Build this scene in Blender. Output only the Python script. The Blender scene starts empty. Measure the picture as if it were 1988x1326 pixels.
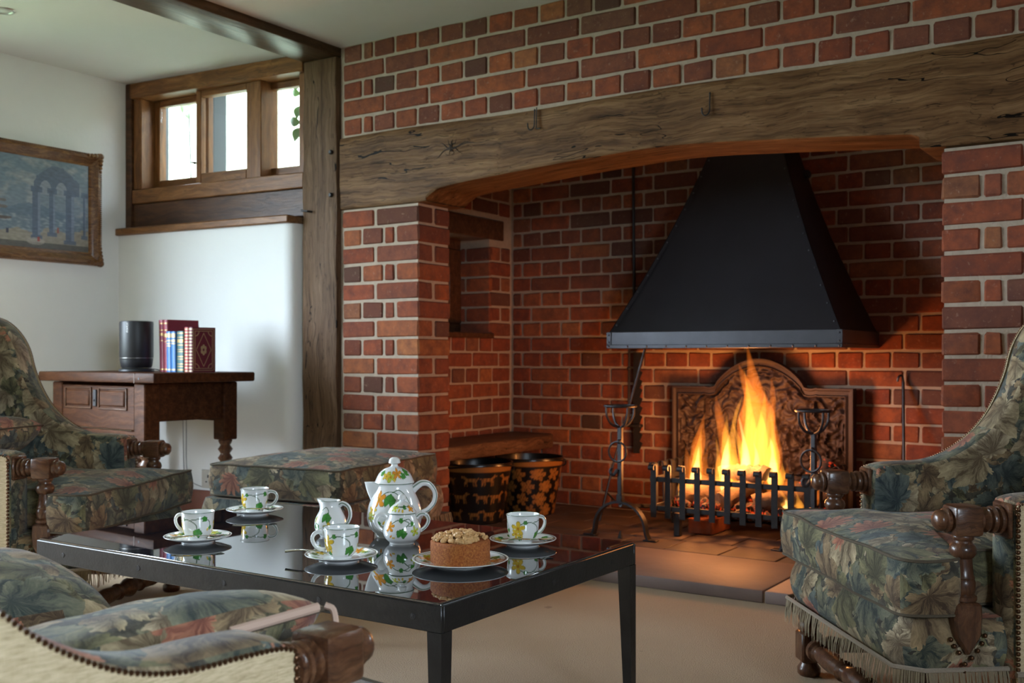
import bpy, bmesh, math, random
import numpy as np
from mathutils import Vector, Matrix, noise as mnoise

random.seed(7); np.random.seed(7)
SC = bpy.context.scene
COL = SC.collection
R = math.radians
PI = math.pi

# ------------------------------------------------------------------ camera
cam_d = bpy.data.cameras.new('camera')
cam = bpy.data.objects.new('camera', cam_d); COL.objects.link(cam)
cam.location = (3.183, -3.436, 0.81)
cam.rotation_euler = (R(90), 0, R(33.55))
cam_d.sensor_width = 36.0
cam_d.lens = 36.0 * 2045 / 1988
cam_d.shift_y = 29 / 1988
cam_d.dof.use_dof = True
cam_d.dof.focus_distance = 2.05
cam_d.dof.aperture_fstop = 8.0
SC.camera = cam

# ------------------------------------------------------------------ world, daylight, exposure
W = bpy.data.worlds.new('overcast_sky'); SC.world = W; W.use_nodes = True
wnt = W.node_tree; wnt.nodes.clear()
wo = wnt.nodes.new('ShaderNodeOutputWorld'); wb = wnt.nodes.new('ShaderNodeBackground')
wb.inputs['Color'].default_value = (0.72, 0.86, 1.0, 1); wb.inputs['Strength'].default_value = 37.0
wnt.links.new(wb.outputs[0], wo.inputs[0])
vs = SC.view_settings
vs.view_transform = 'Standard'; vs.look = 'None'; vs.exposure = -0.12; vs.gamma = 1.0; vs.use_curve_mapping = False

def portal(name, loc, rot, sx, sy):
    l = bpy.data.lights.new(name, 'AREA'); l.shape = 'RECTANGLE'; l.size = sx; l.size_y = sy
    l.cycles.is_portal = True
    o = bpy.data.objects.new(name, l); COL.objects.link(o); o.location = loc; o.rotation_euler = rot
# daylight enters through four window openings (portals only steer the sky's own light)
portal('sky_portal_garden_window', (-1.60, -2.375, 1.26), (0, R(-90), 0), 1.52, 2.25)
portal('sky_portal_strip_window', (-0.78, 0.13, 1.87), (R(-90), 0, R(5)), 1.1, 0.42)
portal('sky_portal_inglenook_window', (-0.22, 0.85, 1.18), (0, R(-90), 0), 0.5, 0.46)

portal('sky_portal_side_window', (4.93, -3.60, 1.375), (0, R(90), 0), 0.85, 1.0)

# ------------------------------------------------------------------ node helpers
def NODE(nt, typ, ins=None, **props):
    n = nt.nodes.new(typ)
    for k, v in props.items(): setattr(n, k, v)
    for k, v in (ins or {}).items():
        s = n.inputs[k]
        if isinstance(v, bpy.types.NodeSocket): nt.links.new(v, s)
        else: s.default_value = v
    return n
def MA(nt, op, a, b=None, c=None, clamp=False):
    ins = {0: a}
    if b is not None: ins[1] = b
    if c is not None: ins[2] = c
    return NODE(nt, 'ShaderNodeMath', ins, operation=op, use_clamp=clamp).outputs[0]
def MIX(nt, fac, a, b, blend='MIX'):
    n = NODE(nt, 'ShaderNodeMix', {0: fac}, data_type='RGBA', blend_type=blend)
    for i, v in ((6, a), (7, b)):
        if isinstance(v, bpy.types.NodeSocket): nt.links.new(v, n.inputs[i])
        else: n.inputs[i].default_value = (*v[:3], 1)
    return n.outputs[2]
def RAMP(nt, fac, stops, interp='LINEAR'):
    n = NODE(nt, 'ShaderNodeValToRGB', {0: fac}); r = n.color_ramp; r.interpolation = interp
    while len(r.elements) < len(stops): r.elements.new(0.5)
    for e, (p, c) in zip(r.elements, stops): e.position = p; e.color = (*c[:3], 1)
    return n.outputs[0]
def NOISE(nt, vec, scale, detail=4, rough=0.55, dist=0.0, dims='3D'):
    return NODE(nt, 'ShaderNodeTexNoise', {'Vector': vec, 'Scale': scale, 'Detail': detail, 'Roughness': rough, 'Distortion': dist}, noise_dimensions=dims)
def MAPP(nt, vec, scale=(1, 1, 1), loc=(0, 0, 0), rot=(0, 0, 0)):
    return NODE(nt, 'ShaderNodeMapping', {0: vec, 'Scale': scale, 'Location': loc, 'Rotation': rot}).outputs[0]
MATS = {}
def newmat(name):
    m = bpy.data.materials.new(name); m.use_nodes = True; nt = m.node_tree; nt.nodes.clear()
    out = nt.nodes.new('ShaderNodeOutputMaterial'); b = nt.nodes.new('ShaderNodeBsdfPrincipled')
    nt.links.new(b.outputs[0], out.inputs[0]); MATS[name] = m
    return m, nt, b
def setp(nt, b, **kw):
    for k, v in kw.items():
        s = b.inputs[k.replace('_', ' ')]
        if isinstance(v, bpy.types.NodeSocket): nt.links.new(v, s)
        else: s.default_value = v if not (isinstance(v, tuple) and len(v) == 3 and s.type == 'RGBA') else (*v, 1)
def BUMP(nt, b, h, strength=0.3, dist=0.01):
    n = NODE(nt, 'ShaderNodeBump', {'Height': h, 'Strength': strength, 'Distance': dist})
    nt.links.new(n.outputs[0], b.inputs['Normal'])
def OBJC(nt): return nt.nodes.new('ShaderNodeTexCoord').outputs['Object']
def ORND(nt): return nt.nodes.new('ShaderNodeObjectInfo').outputs['Random']

def plain(name, col, rough=0.5, metal=0.0, var=0.15, vscale=20, bump=0.0, bscale=150, **kw):
    m, nt, b = newmat(name); co = OBJC(nt)
    nz = NOISE(nt, co, vscale, 5).outputs[0]
    c = MIX(nt, nz, tuple(x * (1 - var) for x in col), tuple(min(1, x * (1 + var)) for x in col))
    setp(nt, b, Base_Color=c, Roughness=rough, Metallic=metal, **kw)
    if bump: BUMP(nt, b, NOISE(nt, co, bscale, 4).outputs[0], bump, 0.004)
    return m
def wood(name, dark, mid, light, axis=0, rough=0.45, gscale=1.0, crack=0.5, bump=0.4, rnd=0.0, coat=0.0, spec=0.3):
    m, nt, b = newmat(name); co = OBJC(nt)
    if rnd:
        off = NODE(nt, 'ShaderNodeCombineXYZ', {0: MA(nt, 'MULTIPLY', ORND(nt), 13.0), 1: MA(nt, 'MULTIPLY', ORND(nt), 7.0), 2: 0.0}).outputs[0]
        co = NODE(nt, 'ShaderNodeVectorMath', {0: co, 1: off}, operation='ADD').outputs[0]
    warp = NOISE(nt, MAPP(nt, co, (3, 3, 3)), gscale, 3).outputs['Color']
    wv = NODE(nt, 'ShaderNodeVectorMath', {0: warp, 'Scale': 0.09}, operation='SCALE').outputs[0]
    co2 = NODE(nt, 'ShaderNodeVectorMath', {0: co, 1: wv}, operation='ADD').outputs[0]
    s = [42 * gscale] * 3; s[axis] = 2.6 * gscale
    g1 = NOISE(nt, MAPP(nt, co2, tuple(s)), 1.0, 6, 0.62).outputs[0]
    s2 = [150 * gscale] * 3; s2[axis] = 7 * gscale
    g2 = NOISE(nt, MAPP(nt, co2, tuple(s2)), 1.0, 3, 0.6).outputs[0]
    blot = NOISE(nt, co, 4.0 * gscale, 4).outputs[0]
    f = MA(nt, 'ADD', MA(nt, 'MULTIPLY', g1, 0.75), MA(nt, 'MULTIPLY', g2, 0.25))
    c = RAMP(nt, f, [(0.30, dark), (0.50, mid), (0.68, light)])
    c = MIX(nt, MA(nt, 'MULTIPLY', blot, 0.55), c, dark)
    s3 = [26 * gscale] * 3; s3[axis] = 0.8 * gscale
    ck = NOISE(nt, MAPP(nt, co2, tuple(s3), (3, 5, 9)), 1.0, 2, 0.4).outputs[0]
    line = MA(nt, 'LESS_THAN', MA(nt, 'ABSOLUTE', MA(nt, 'SUBTRACT', ck, 0.5)), 0.006)
    gate = MA(nt, 'GREATER_THAN', NOISE(nt, MAPP(nt, co, tuple(3.0 if i != axis else 1.2 for i in range(3)), (8, 2, 4)), gscale, 2).outputs[0], 0.5)
    s4 = [75 * gscale] * 3; s4[axis] = 2.2 * gscale
    ck2 = NOISE(nt, MAPP(nt, co2, tuple(s4), (1, 4, 2)), 1.0, 2, 0.4).outputs[0]
    line2 = MA(nt, 'LESS_THAN', MA(nt, 'ABSOLUTE', MA(nt, 'SUBTRACT', ck2, 0.53)), 0.010)
    line = MA(nt, 'ADD', MA(nt, 'MULTIPLY', MA(nt, 'MULTIPLY', line, gate), crack), MA(nt, 'MULTIPLY', line2, 0.45 * crack), clamp=True)
    c = MIX(nt, line, c, tuple(x * 0.15 for x in dark))
    setp(nt, b, Base_Color=c, Roughness=rough, Coat_Weight=coat, Coat_Roughness=0.15, Specular_IOR_Level=spec)
    h = MA(nt, 'SUBTRACT', f, MA(nt, 'MULTIPLY', line, 1.2))
    BUMP(nt, b, h, bump, 0.006)
    return m

# ------------------------------------------------------------------ materials
plain('white_plaster', (0.80, 0.80, 0.79), 0.9, var=0.03, vscale=6, bump=0.25, bscale=35)
plain('ceiling_plaster', (0.60, 0.59, 0.57), 0.92, var=0.03, vscale=6, bump=0.2, bscale=40)
plain('mortar', (0.38, 0.305, 0.235), 0.95, var=0.22, vscale=40, bump=0.8, bscale=120, Specular_IOR_Level=0.1)
plain('dark_heartwood', (0.030, 0.015, 0.008), 0.85, var=0.3, vscale=60, bump=0.5)
plain('black_iron', (0.035, 0.033, 0.034), 0.5, 0.6, var=0.4, vscale=40, bump=0.3)
plain('wrought_iron', (0.055, 0.052, 0.055), 0.42, 0.85, var=0.4, vscale=50, bump=0.3)
plain('hood_steel', (0.016, 0.015, 0.018), 0.42, 0.3, var=0.35, vscale=7, bump=0.1, bscale=60)
plain('hood_band_steel', (0.085, 0.085, 0.095), 0.38, 0.7, var=0.3, vscale=9, bump=0.1, bscale=60)
plain('cast_iron_rust', (0.034, 0.021, 0.019), 0.62, 0.2, var=0.5, vscale=16, bump=0.4)
plain('table_steel', (0.050, 0.049, 0.050), 0.36, 0.8, var=0.35, vscale=25, bump=0.15)
plain('nickel', (0.55, 0.53, 0.50), 0.35, 0.9, var=0.1)
plain('silver', (0.82, 0.82, 0.80), 0.12, 1.0, var=0.03)
plain('brass_stud', (0.11, 0.055, 0.028), 0.28, 0.85, var=0.3)
plain('speaker_black', (0.012, 0.012, 0.014), 0.45, var=0.1)
plain('white_print', (0.75, 0.75, 0.75), 0.6, var=0.02)
plain('gilt', (0.36, 0.22, 0.085), 0.38, 0.55, var=0.25, vscale=80)
plain('pale_gilt', (0.42, 0.33, 0.19), 0.4, 0.3, var=0.25, vscale=120)
plain('book_crimson', (0.20, 0.014, 0.035), 0.5, var=0.15)
plain('book_blue', (0.025, 0.13, 0.36), 0.45, var=0.15)
plain('book_green', (0.02, 0.085, 0.085), 0.45, var=0.2)
plain('book_red', (0.33, 0.016, 0.022), 0.45, var=0.15)
plain('book_maroon', (0.13, 0.012, 0.030), 0.5, var=0.15)
plain('book_pages', (0.62, 0.56, 0.44), 0.8, var=0.08, vscale=200)
plain('outdoor_timber', (0.010, 0.013, 0.013), 0.8, var=0.3)
plain('vine_leaf_green', (0.035, 0.085, 0.008), 0.5, var=0.2)
plain('linen_blind', (0.20, 0.10, 0.045), 0.8)
plain('bounce_cut_brown', (0.10, 0.075, 0.055), 0.6)  # dark tone made up for the unseen right and rear walls, cuts bounced light
plain('chalk_bank', (0.26, 0.28, 0.20), 0.95, var=0.25, vscale=2.5)
plain('lawn_green', (0.075, 0.125, 0.045), 0.9, var=0.3, vscale=3)
plain('hearth_tile', (0.080, 0.055, 0.047), 0.55, var=0.4, vscale=9, bump=0.4, bscale=50)
plain('hearth_stone', (0.20, 0.145, 0.13), 0.62, var=0.3, vscale=7, bump=0.3, bscale=60)
plain('skirting_red', (0.17, 0.060, 0.040), 0.35, var=0.3, vscale=12)
plain('bucket_black', (0.010, 0.010, 0.010), 0.28, var=0.2)
plain('coal_bed', (0.03, 0.025, 0.024), 0.9, var=0.5, vscale=60, bump=0.6)
plain('log_bark', (0.13, 0.085, 0.060), 0.9, var=0.6, vscale=30, bump=0.8, bscale=60)
plain('cable_grey', (0.35, 0.35, 0.36), 0.5)
plain('cable_black', (0.02, 0.02, 0.02), 0.5)
plain('fringe_olive', (0.20, 0.155, 0.095), 0.9, var=0.3, vscale=120)
plain('seam_cord', (0.085, 0.065, 0.042), 0.9, var=0.3, vscale=200)
plain('braid_taupe', (0.27, 0.22, 0.17), 0.9, var=0.25, vscale=300)
plain('zip_pink', (0.52, 0.36, 0.28), 0.7, var=0.1)
plain('nuts', (0.60, 0.35, 0.145), 0.6, var=0.4, vscale=140)
plain('lamp_trim', (0.55, 0.55, 0.53), 0.3, 0.6)
plain('lamp_glass', (0.55, 0.57, 0.55), 0.2)
wood('beam_oak', (0.032, 0.015, 0.007), (0.170, 0.086, 0.036), (0.31, 0.18, 0.085), 0, 0.5, 0.9, 1.0, 1.0, spec=0.1)
wood('post_oak', (0.060, 0.032, 0.017), (0.145, 0.085, 0.048), (0.24, 0.155, 0.095), 2, 0.5, 0.9, 1.0, 0.8, spec=0.1)
wood('ceiling_oak', (0.035, 0.020, 0.011), (0.095, 0.052, 0.026), (0.17, 0.10, 0.05), 1, 0.32, 1.0, 0.8, 0.5)
wood('window_oak', (0.085, 0.034, 0.010), (0.24, 0.100, 0.032), (0.40, 0.19, 0.07), 0, 0.4, 1.0, 0.35, 0.3, rnd=1)
wood('window_oak_upright', (0.085, 0.034, 0.010), (0.24, 0.100, 0.032), (0.40, 0.19, 0.07), 2, 0.4, 1.0, 0.35, 0.3, rnd=1)
wood('dark_oak', (0.030, 0.013, 0.006), (0.090, 0.038, 0.017), (0.17, 0.078, 0.036), 0, 0.4, 1.0, 0.5, 0.4, rnd=1)
wood('table_oak', (0.020, 0.007, 0.0035), (0.066, 0.023, 0.0085), (0.125, 0.048, 0.018), 0, 0.5, 1.3, 0.4, 0.35, rnd=1, coat=0.0, spec=0.12)
wood('turned_oak', (0.032, 0.013, 0.007), (0.115, 0.047, 0.022), (0.23, 0.105, 0.05), 0, 0.3, 2.0, 0.4, 0.3, rnd=1, coat=0.4)
wood('turned_oak_upright', (0.032, 0.013, 0.007), (0.105, 0.042, 0.020), (0.20, 0.09, 0.043), 2, 0.3, 2.0, 0.4, 0.3, rnd=1, coat=0.4)
wood('bench_oak', (0.045, 0.022, 0.012), (0.15, 0.075, 0.040), (0.25, 0.14, 0.08), 1, 0.5, 1.4, 0.8, 0.8)
wood('frame_gilt_wood', (0.045, 0.016, 0.006), (0.20, 0.085, 0.028), (0.42, 0.22, 0.08), 1, 0.3, 2.0, 0.3, 0.5, coat=0.3)

def mk_brick():
    m, nt, b = newmat('brick'); co = OBJC(nt); rn = ORND(nt)
    base = RAMP(nt, rn, [(0.0, (0.078, 0.051, 0.038)), (0.10, (0.209, 0.059, 0.032)), (0.25, (0.293, 0.080, 0.038)), (0.42, (0.167, 0.063, 0.040)),
                         (0.55, (0.323, 0.097, 0.040)), (0.68, (0.251, 0.068, 0.038)), (0.80, (0.376, 0.142, 0.057)), (0.90, (0.135, 0.068, 0.048)), (1.0, (0.283, 0.085, 0.046))])
    off = NODE(nt, 'ShaderNodeCombineXYZ', {0: MA(nt, 'MULTIPLY', rn, 31.0), 1: MA(nt, 'MULTIPLY', rn, 17.0), 2: MA(nt, 'MULTIPLY', rn, 23.0)}).outputs[0]
    co = NODE(nt, 'ShaderNodeVectorMath', {0: co, 1: off}, operation='ADD').outputs[0]
    n1 = NOISE(nt, co, 22, 6, 0.65).outputs[0]
    c = MIX(nt, RAMP(nt, n1, [(0.35, (0, 0, 0)), (0.7, (0.75, 0.75, 0.75))]), base, (0.10, 0.042, 0.034))
    n2 = NOISE(nt, co, 60, 5, 0.7).outputs[0]
    c = MIX(nt, RAMP(nt, n2, [(0.60, (0, 0, 0)), (0.78, (0.55, 0.55, 0.55))]), c, (0.45, 0.30, 0.22))
    setp(nt, b, Base_Color=c, Roughness=0.9, Specular_IOR_Level=0.1)
    BUMP(nt, b, NOISE(nt, co, 90, 6, 0.7).outputs[0], 0.6, 0.004)
mk_brick()

def mk_carpet():
    m, nt, b = newmat('carpet'); co = OBJC(nt)
    n1 = NOISE(nt, co, 260, 3, 0.6).outputs[0]; n2 = NOISE(nt, co, 4, 4).outputs[0]
    c = MIX(nt, n1, (0.34, 0.235, 0.135), (0.58, 0.43, 0.27)); c = MIX(nt, MA(nt, 'MULTIPLY', n2, 0.4), c, (0.38, 0.265, 0.16))
    sp = NOISE(nt, co, 14, 2, 0.4).outputs[0]
    c = MIX(nt, MA(nt, 'MULTIPLY', MA(nt, 'GREATER_THAN', sp, 0.76), 0.5), c, (0.14, 0.09, 0.06))
    setp(nt, b, Base_Color=c, Roughness=0.97, Sheen_Weight=0.15)
    BUMP(nt, b, n1, 0.8, 0.006)
mk_carpet()

def mk_beige():
    m, nt, b = newmat('beige_fabric'); co = OBJC(nt)
    n1 = NOISE(nt, MAPP(nt, co, (60, 60, 700)), 1.0, 3, 0.7).outputs[0]
    n2 = NOISE(nt, MAPP(nt, co, (500, 500, 60)), 1.0, 3, 0.6).outputs[0]
    c = RAMP(nt, n1, [(0.3, (0.34, 0.26, 0.145)), (0.5, (0.55, 0.44, 0.27)), (0.7, (0.68, 0.56, 0.38))])
    setp(nt, b, Base_Color=c, Roughness=0.95)
    BUMP(nt, b, MA(nt, 'ADD', n1, n2), 0.5, 0.003)
mk_beige()

def leaf_layer(nt, uv, size, lobes, off, rmax=0.62):
    v = MAPP(nt, uv, (1 / size, 1 / size, 1), (off, off * 1.7, 0))
    vor = NODE(nt, 'ShaderNodeTexVoronoi', {'Vector': v, 'Scale': 1.0, 'Randomness': 0.85}, voronoi_dimensions='2D', feature='F1')
    d = NODE(nt, 'ShaderNodeVectorMath', {0: v, 1: vor.outputs['Position']}, operation='SUBTRACT').outputs[0]
    sp = NODE(nt, 'ShaderNodeSeparateColor', {0: vor.outputs['Color']})
    ang = MA(nt, 'MULTIPLY', sp.outputs[0], 6.283)
    d = NODE(nt, 'ShaderNodeVectorRotate', {'Vector': d, 'Angle': ang}, rotation_type='Z_AXIS').outputs[0]
    xyz = NODE(nt, 'ShaderNodeSeparateXYZ', {0: d})
    x = MA(nt, 'ADD', xyz.outputs[0], 0.24); y = xyz.outputs[1]           # stalk sits off centre: a fan-shaped leaf
    r = MA(nt, 'SQRT', MA(nt, 'ADD', MA(nt, 'MULTIPLY', x, x), MA(nt, 'MULTIPLY', y, y)))
    th = MA(nt, 'ARCTAN2', y, x)
    lb = MA(nt, 'ABSOLUTE', MA(nt, 'COSINE', MA(nt, 'MULTIPLY', th, lobes / 2)))
    fine = MA(nt, 'ABSOLUTE', MA(nt, 'SINE', MA(nt, 'MULTIPLY', th, lobes * 2.5)))
    fan = MA(nt, 'ADD', 0.55, MA(nt, 'MULTIPLY', MA(nt, 'COSINE', th), 0.45))
    Rr = MA(nt, 'MULTIPLY', fan, MA(nt, 'ADD', 0.52, MA(nt, 'ADD', MA(nt, 'MULTIPLY', lb, 0.38), MA(nt, 'MULTIPLY', fine, 0.10))))
    q = MA(nt, 'DIVIDE', r, MA(nt, 'ADD', MA(nt, 'MULTIPLY', Rr, rmax / 0.62), 0.02))
    mask = MA(nt, 'LESS_THAN', q, 1.0)
    hv = NODE(nt, 'ShaderNodeCombineXYZ', {0: MA(nt, 'MULTIPLY', th, 5.0), 1: MA(nt, 'MULTIPLY', r, 2.2), 2: MA(nt, 'MULTIPLY', sp.outputs[1], 20)}).outputs[0]
    hatch = NOISE(nt, hv, 2.2, 3, 0.7).outputs[0]
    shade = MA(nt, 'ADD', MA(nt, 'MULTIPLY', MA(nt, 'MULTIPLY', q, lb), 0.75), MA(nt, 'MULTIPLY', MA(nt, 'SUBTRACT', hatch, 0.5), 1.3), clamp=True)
    return mask, shade, sp.outputs[1], sp.outputs[2], th, r, lb

def mk_tapestry(name, seed, bright=1.0):
    m, nt, b = newmat(name)
    uv0 = nt.nodes.new('ShaderNodeUVMap'); uv0.uv_map = 'UVMap'; uv0 = uv0.outputs[0]
    wn = NOISE(nt, uv0, 22, 3).outputs['Color']
    wv = NODE(nt, 'ShaderNodeVectorMath', {0: NODE(nt, 'ShaderNodeVectorMath', {0: wn, 1: (0.5, 0.5, 0.5)}, operation='SUBTRACT').outputs[0], 'Scale': 0.035}, operation='SCALE').outputs[0]
    uv = NODE(nt, 'ShaderNodeVectorMath', {0: uv0, 1: wv}, operation='ADD').outputs[0]
    K = bright
    def c(*a): return tuple(x * K for x in a)
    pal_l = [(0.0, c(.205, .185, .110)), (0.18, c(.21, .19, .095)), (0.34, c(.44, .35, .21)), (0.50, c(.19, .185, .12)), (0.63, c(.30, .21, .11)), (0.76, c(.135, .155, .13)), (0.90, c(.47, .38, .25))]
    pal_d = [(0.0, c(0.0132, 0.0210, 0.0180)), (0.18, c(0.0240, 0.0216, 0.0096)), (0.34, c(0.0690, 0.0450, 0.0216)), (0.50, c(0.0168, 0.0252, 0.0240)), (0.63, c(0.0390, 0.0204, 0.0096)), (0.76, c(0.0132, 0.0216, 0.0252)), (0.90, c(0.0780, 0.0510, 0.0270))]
    bg = NOISE(nt, uv, 45, 4, 0.7).outputs[0]
    col = MIX(nt, RAMP(nt, bg, [(0.42, (0, 0, 0)), (0.6, (1, 1, 1))]), c(.022, .019, .014), c(.062, .055, .038))
    for size, lobes, off, thr in ((0.040, 5, 3.1 + seed, 0.0), (0.075, 7, 9.4 + seed, 0.18), (0.125, 9, 17.7 + seed, 0.42)):
        mask, shade, g, bl, th, r, lb = leaf_layer(nt, uv, size, lobes, off)
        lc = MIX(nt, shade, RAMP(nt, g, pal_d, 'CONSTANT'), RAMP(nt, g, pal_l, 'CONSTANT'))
        mk = MA(nt, 'MULTIPLY', mask, MA(nt, 'GREATER_THAN', bl, thr)) if thr else mask
        col = MIX(nt, mk, col, lc)
    # sparse rust-coloured blooms
    mask, shade, g, bl, th, r, lb = leaf_layer(nt, uv, 0.17, 14, 31.3 + seed, 0.26)
    fl = MIX(nt, shade, c(.11, .030, .018), c(.40, .17, .095))
    col = MIX(nt, MA(nt, 'MULTIPLY', mask, MA(nt, 'GREATER_THAN', bl, 0.45)), col, fl)
    xy = NODE(nt, 'ShaderNodeSeparateXYZ', {0: uv0})
    rib = MA(nt, 'SINE', MA(nt, 'MULTIPLY', xy.outputs[0], 2800.0))
    setp(nt, b, Base_Color=col, Roughness=0.88, Sheen_Weight=0.12)
    BUMP(nt, b, MA(nt, 'ADD', MA(nt, 'MULTIPLY', rib, 0.3), NOISE(nt, uv0, 500, 2).outputs[0]), 0.35, 0.002)
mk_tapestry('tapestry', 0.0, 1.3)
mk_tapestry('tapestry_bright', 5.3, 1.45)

def mk_glass(name, tint=(1, 1, 1), rough=0.0, ior=1.5):
    m, nt, b = newmat(name); out = [n for n in nt.nodes if n.type == 'OUTPUT_MATERIAL'][0]; nt.nodes.remove(b)
    tr = NODE(nt, 'ShaderNodeBsdfTransparent', {0: (*tint, 1)}); gl = NODE(nt, 'ShaderNodeBsdfGlossy', {0: (1, 1, 1, 1), 'Roughness': rough})
    bf = nt.nodes.new('ShaderNodeNewGeometry').outputs['Backfacing']
    fr = NODE(nt, 'ShaderNodeFresnel', {0: MA(nt, 'ADD', MA(nt, 'MULTIPLY', bf, 1 / ior - ior), ior)}); mx = NODE(nt, 'ShaderNodeMixShader', {0: fr.outputs[0], 1: tr.outputs[0], 2: gl.outputs[0]})
    nt.links.new(mx.outputs[0], out.inputs[0])
mk_glass('window_glass', (0.97, 0.98, 0.97))
m, nt, b = newmat('smoked_glass'); setp(nt, b, Base_Color=(0.010, 0.010, 0.013), Roughness=0.015, IOR=2.4)

def mk_vcol(name, rough=0.12, coat=0.6, sub=0.0):
    m, nt, b = newmat(name)
    a = NODE(nt, 'ShaderNodeAttribute', attribute_name='Col', attribute_type='GEOMETRY')
    setp(nt, b, Base_Color=a.outputs[0], Roughness=rough, Coat_Weight=coat, Coat_Roughness=0.05)
mk_vcol('painted_china', 0.12, 0.6); mk_vcol('painted_canvas', 0.5, 0.15); mk_vcol('painted_tole', 0.30, 0.25)

def mk_cake():
    m, nt, b = newmat('cake_sponge'); co = OBJC(nt)
    n1 = NOISE(nt, co, 260, 4, 0.7).outputs[0]; n2 = NOISE(nt, co, 700, 3, 0.7).outputs[0]
    c = RAMP(nt, n1, [(0.3, (0.22, 0.050, 0.010)), (0.5, (0.44, 0.125, 0.025)), (0.72, (0.62, 0.25, 0.06))])
    setp(nt, b, Base_Color=c, Roughness=0.8); BUMP(nt, b, MA(nt, 'ADD', n1, n2), 0.8, 0.003)
mk_cake()
def emis(name, col, strength, vol=False):
    m = bpy.data.materials.new(name); m.use_nodes = True; nt = m.node_tree; nt.nodes.clear(); MATS[name] = m
    out = nt.nodes.new('ShaderNodeOutputMaterial'); e = NODE(nt, 'ShaderNodeEmission', {0: (*col, 1), 1: strength})
    nt.links.new(e.outputs[0], out.inputs['Volume' if vol else 'Surface'])
emis('flame_orange', (1.0, 0.22, 0.020), 20.0, True)
emis('flame_yellow', (1.0, 0.37, 0.038), 44.0, True)
emis('flame_core', (1.0, 0.66, 0.20), 85.0, True)
def mk_ember():
    m, nt, b = newmat('ember'); co = OBJC(nt)
    n = NOISE(nt, co, 45, 4, 0.7).outputs[0]
    e = RAMP(nt, n, [(0.52, (0.0, 0.0, 0.0)), (0.64, (0.7, 0.04, 0.004)), (0.80, (1.0, 0.30, 0.04))])
    setp(nt, b, Base_Color=(0.03, 0.02, 0.02), Roughness=0.9, Emission_Color=e, Emission_Strength=1.3)
mk_ember()

# ------------------------------------------------------------------ mesh helpers: a shape is (verts, faces)
def cat(*vs_):
    V, F = [], []
    for v, f in vs_:
        o = len(V); V += [tuple(p) for p in v]; F += [tuple(i + o for i in q) for q in f]
    return V, F
def xf(s, M):
    return [tuple(M @ Vector(p)) for p in s[0]], s[1]
def T(x, y, z): return Matrix.Translation((x, y, z))
def RZ(a): return Matrix.Rotation(a, 4, 'Z')
def RX(a): return Matrix.Rotation(a, 4, 'X')
def RY(a): return Matrix.Rotation(a, 4, 'Y')
def bm_out(bm):
    bm.verts.index_update(); v = [tuple(p.co) for p in bm.verts]; f = [tuple(q.index for q in p.verts) for p in bm.faces]; bm.free(); return v, f
def box(x0, x1, y0, y1, z0, z1, bev=0.0, seg=1):
    bm = bmesh.new(); bmesh.ops.create_cube(bm, size=1.0)
    for v in bm.verts: v.co = ((x0 + x1) / 2 + v.co.x * (x1 - x0), (y0 + y1) / 2 + v.co.y * (y1 - y0), (z0 + z1) / 2 + v.co.z * (z1 - z0))
    if bev: bmesh.ops.bevel(bm, geom=bm.edges[:], offset=bev, segments=seg, affect='EDGES', profile=0.5)
    return bm_out(bm)
def prism(poly, a0, a1, axis='y', bev=0.0, seg=1):
    # poly of (u,v); axis 'y': (u,a,v)  'x': (a,u,v)  'z': (u,v,a)
    mp = {'y': lambda u, v, a: (u, a, v), 'x': lambda u, v, a: (a, u, v), 'z': lambda u, v, a: (u, v, a)}[axis]
    bm = bmesh.new(); lo = [bm.verts.new(mp(u, v, a0)) for u, v in poly]; hi = [bm.verts.new(mp(u, v, a1)) for u, v in poly]
    n = len(poly); bm.faces.new(lo); bm.faces.new(hi[::-1])
    for i in range(n): bm.faces.new((lo[i], hi[i], hi[(i + 1) % n], lo[(i + 1) % n]))
    bmesh.ops.recalc_face_normals(bm, faces=bm.faces[:])
    if bev: bmesh.ops.bevel(bm, geom=bm.edges[:], offset=bev, segments=seg, affect='EDGES', profile=0.5)
    return bm_out(bm)
def lathe(prof, seg=20, cap=True):
    V, F = [], []
    for r, z in prof:
        for k in range(seg):
            a = 2 * PI * k / seg; V.append((r * math.cos(a), r * math.sin(a), z))
    for i in range(len(prof) - 1):
        for k in range(seg):
            k2 = (k + 1) % seg; F.append((i * seg + k, i * seg + k2, (i + 1) * seg + k2, (i + 1) * seg + k))
    if cap:
        F.append(tuple(range(seg))[::-1]); F.append(tuple((len(prof) - 1) * seg + k for k in range(seg)))
    return V, F
def tube(path, rad, seg=8, cap=True, flat=1.0, up=(0, 0, 1)):
    P = [Vector(p) for p in path]; V, F = [], []; n = len(P)
    rr = rad if callable(rad) else (lambda s: rad)
    prev = None
    for i, p in enumerate(P):
        t = (P[min(i + 1, n - 1)] - P[max(i - 1, 0)]).normalized()
        u = Vector(up) if prev is None else prev
        if abs(t.dot(u)) > 0.97: u = Vector((1, 0, 0)) if abs(t.x) < 0.9 else Vector((0, 1, 0))
        a = (u - t * u.dot(t)).normalized(); b = t.cross(a); prev = a
        r = rr(i / max(1, n - 1))
        for k in range(seg):
            th = 2 * PI * k / seg; V.append(tuple(p + a * (r * math.cos(th)) + b * (r * flat * math.sin(th))))
    for i in range(n - 1):
        for k in range(seg):
            k2 = (k + 1) % seg; F.append((i * seg + k, i * seg + k2, (i + 1) * seg + k2, (i + 1) * seg + k))
    if cap: F.append(tuple(range(seg))[::-1]); F.append(tuple((n - 1) * seg + k for k in range(seg)))
    return V, F
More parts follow.
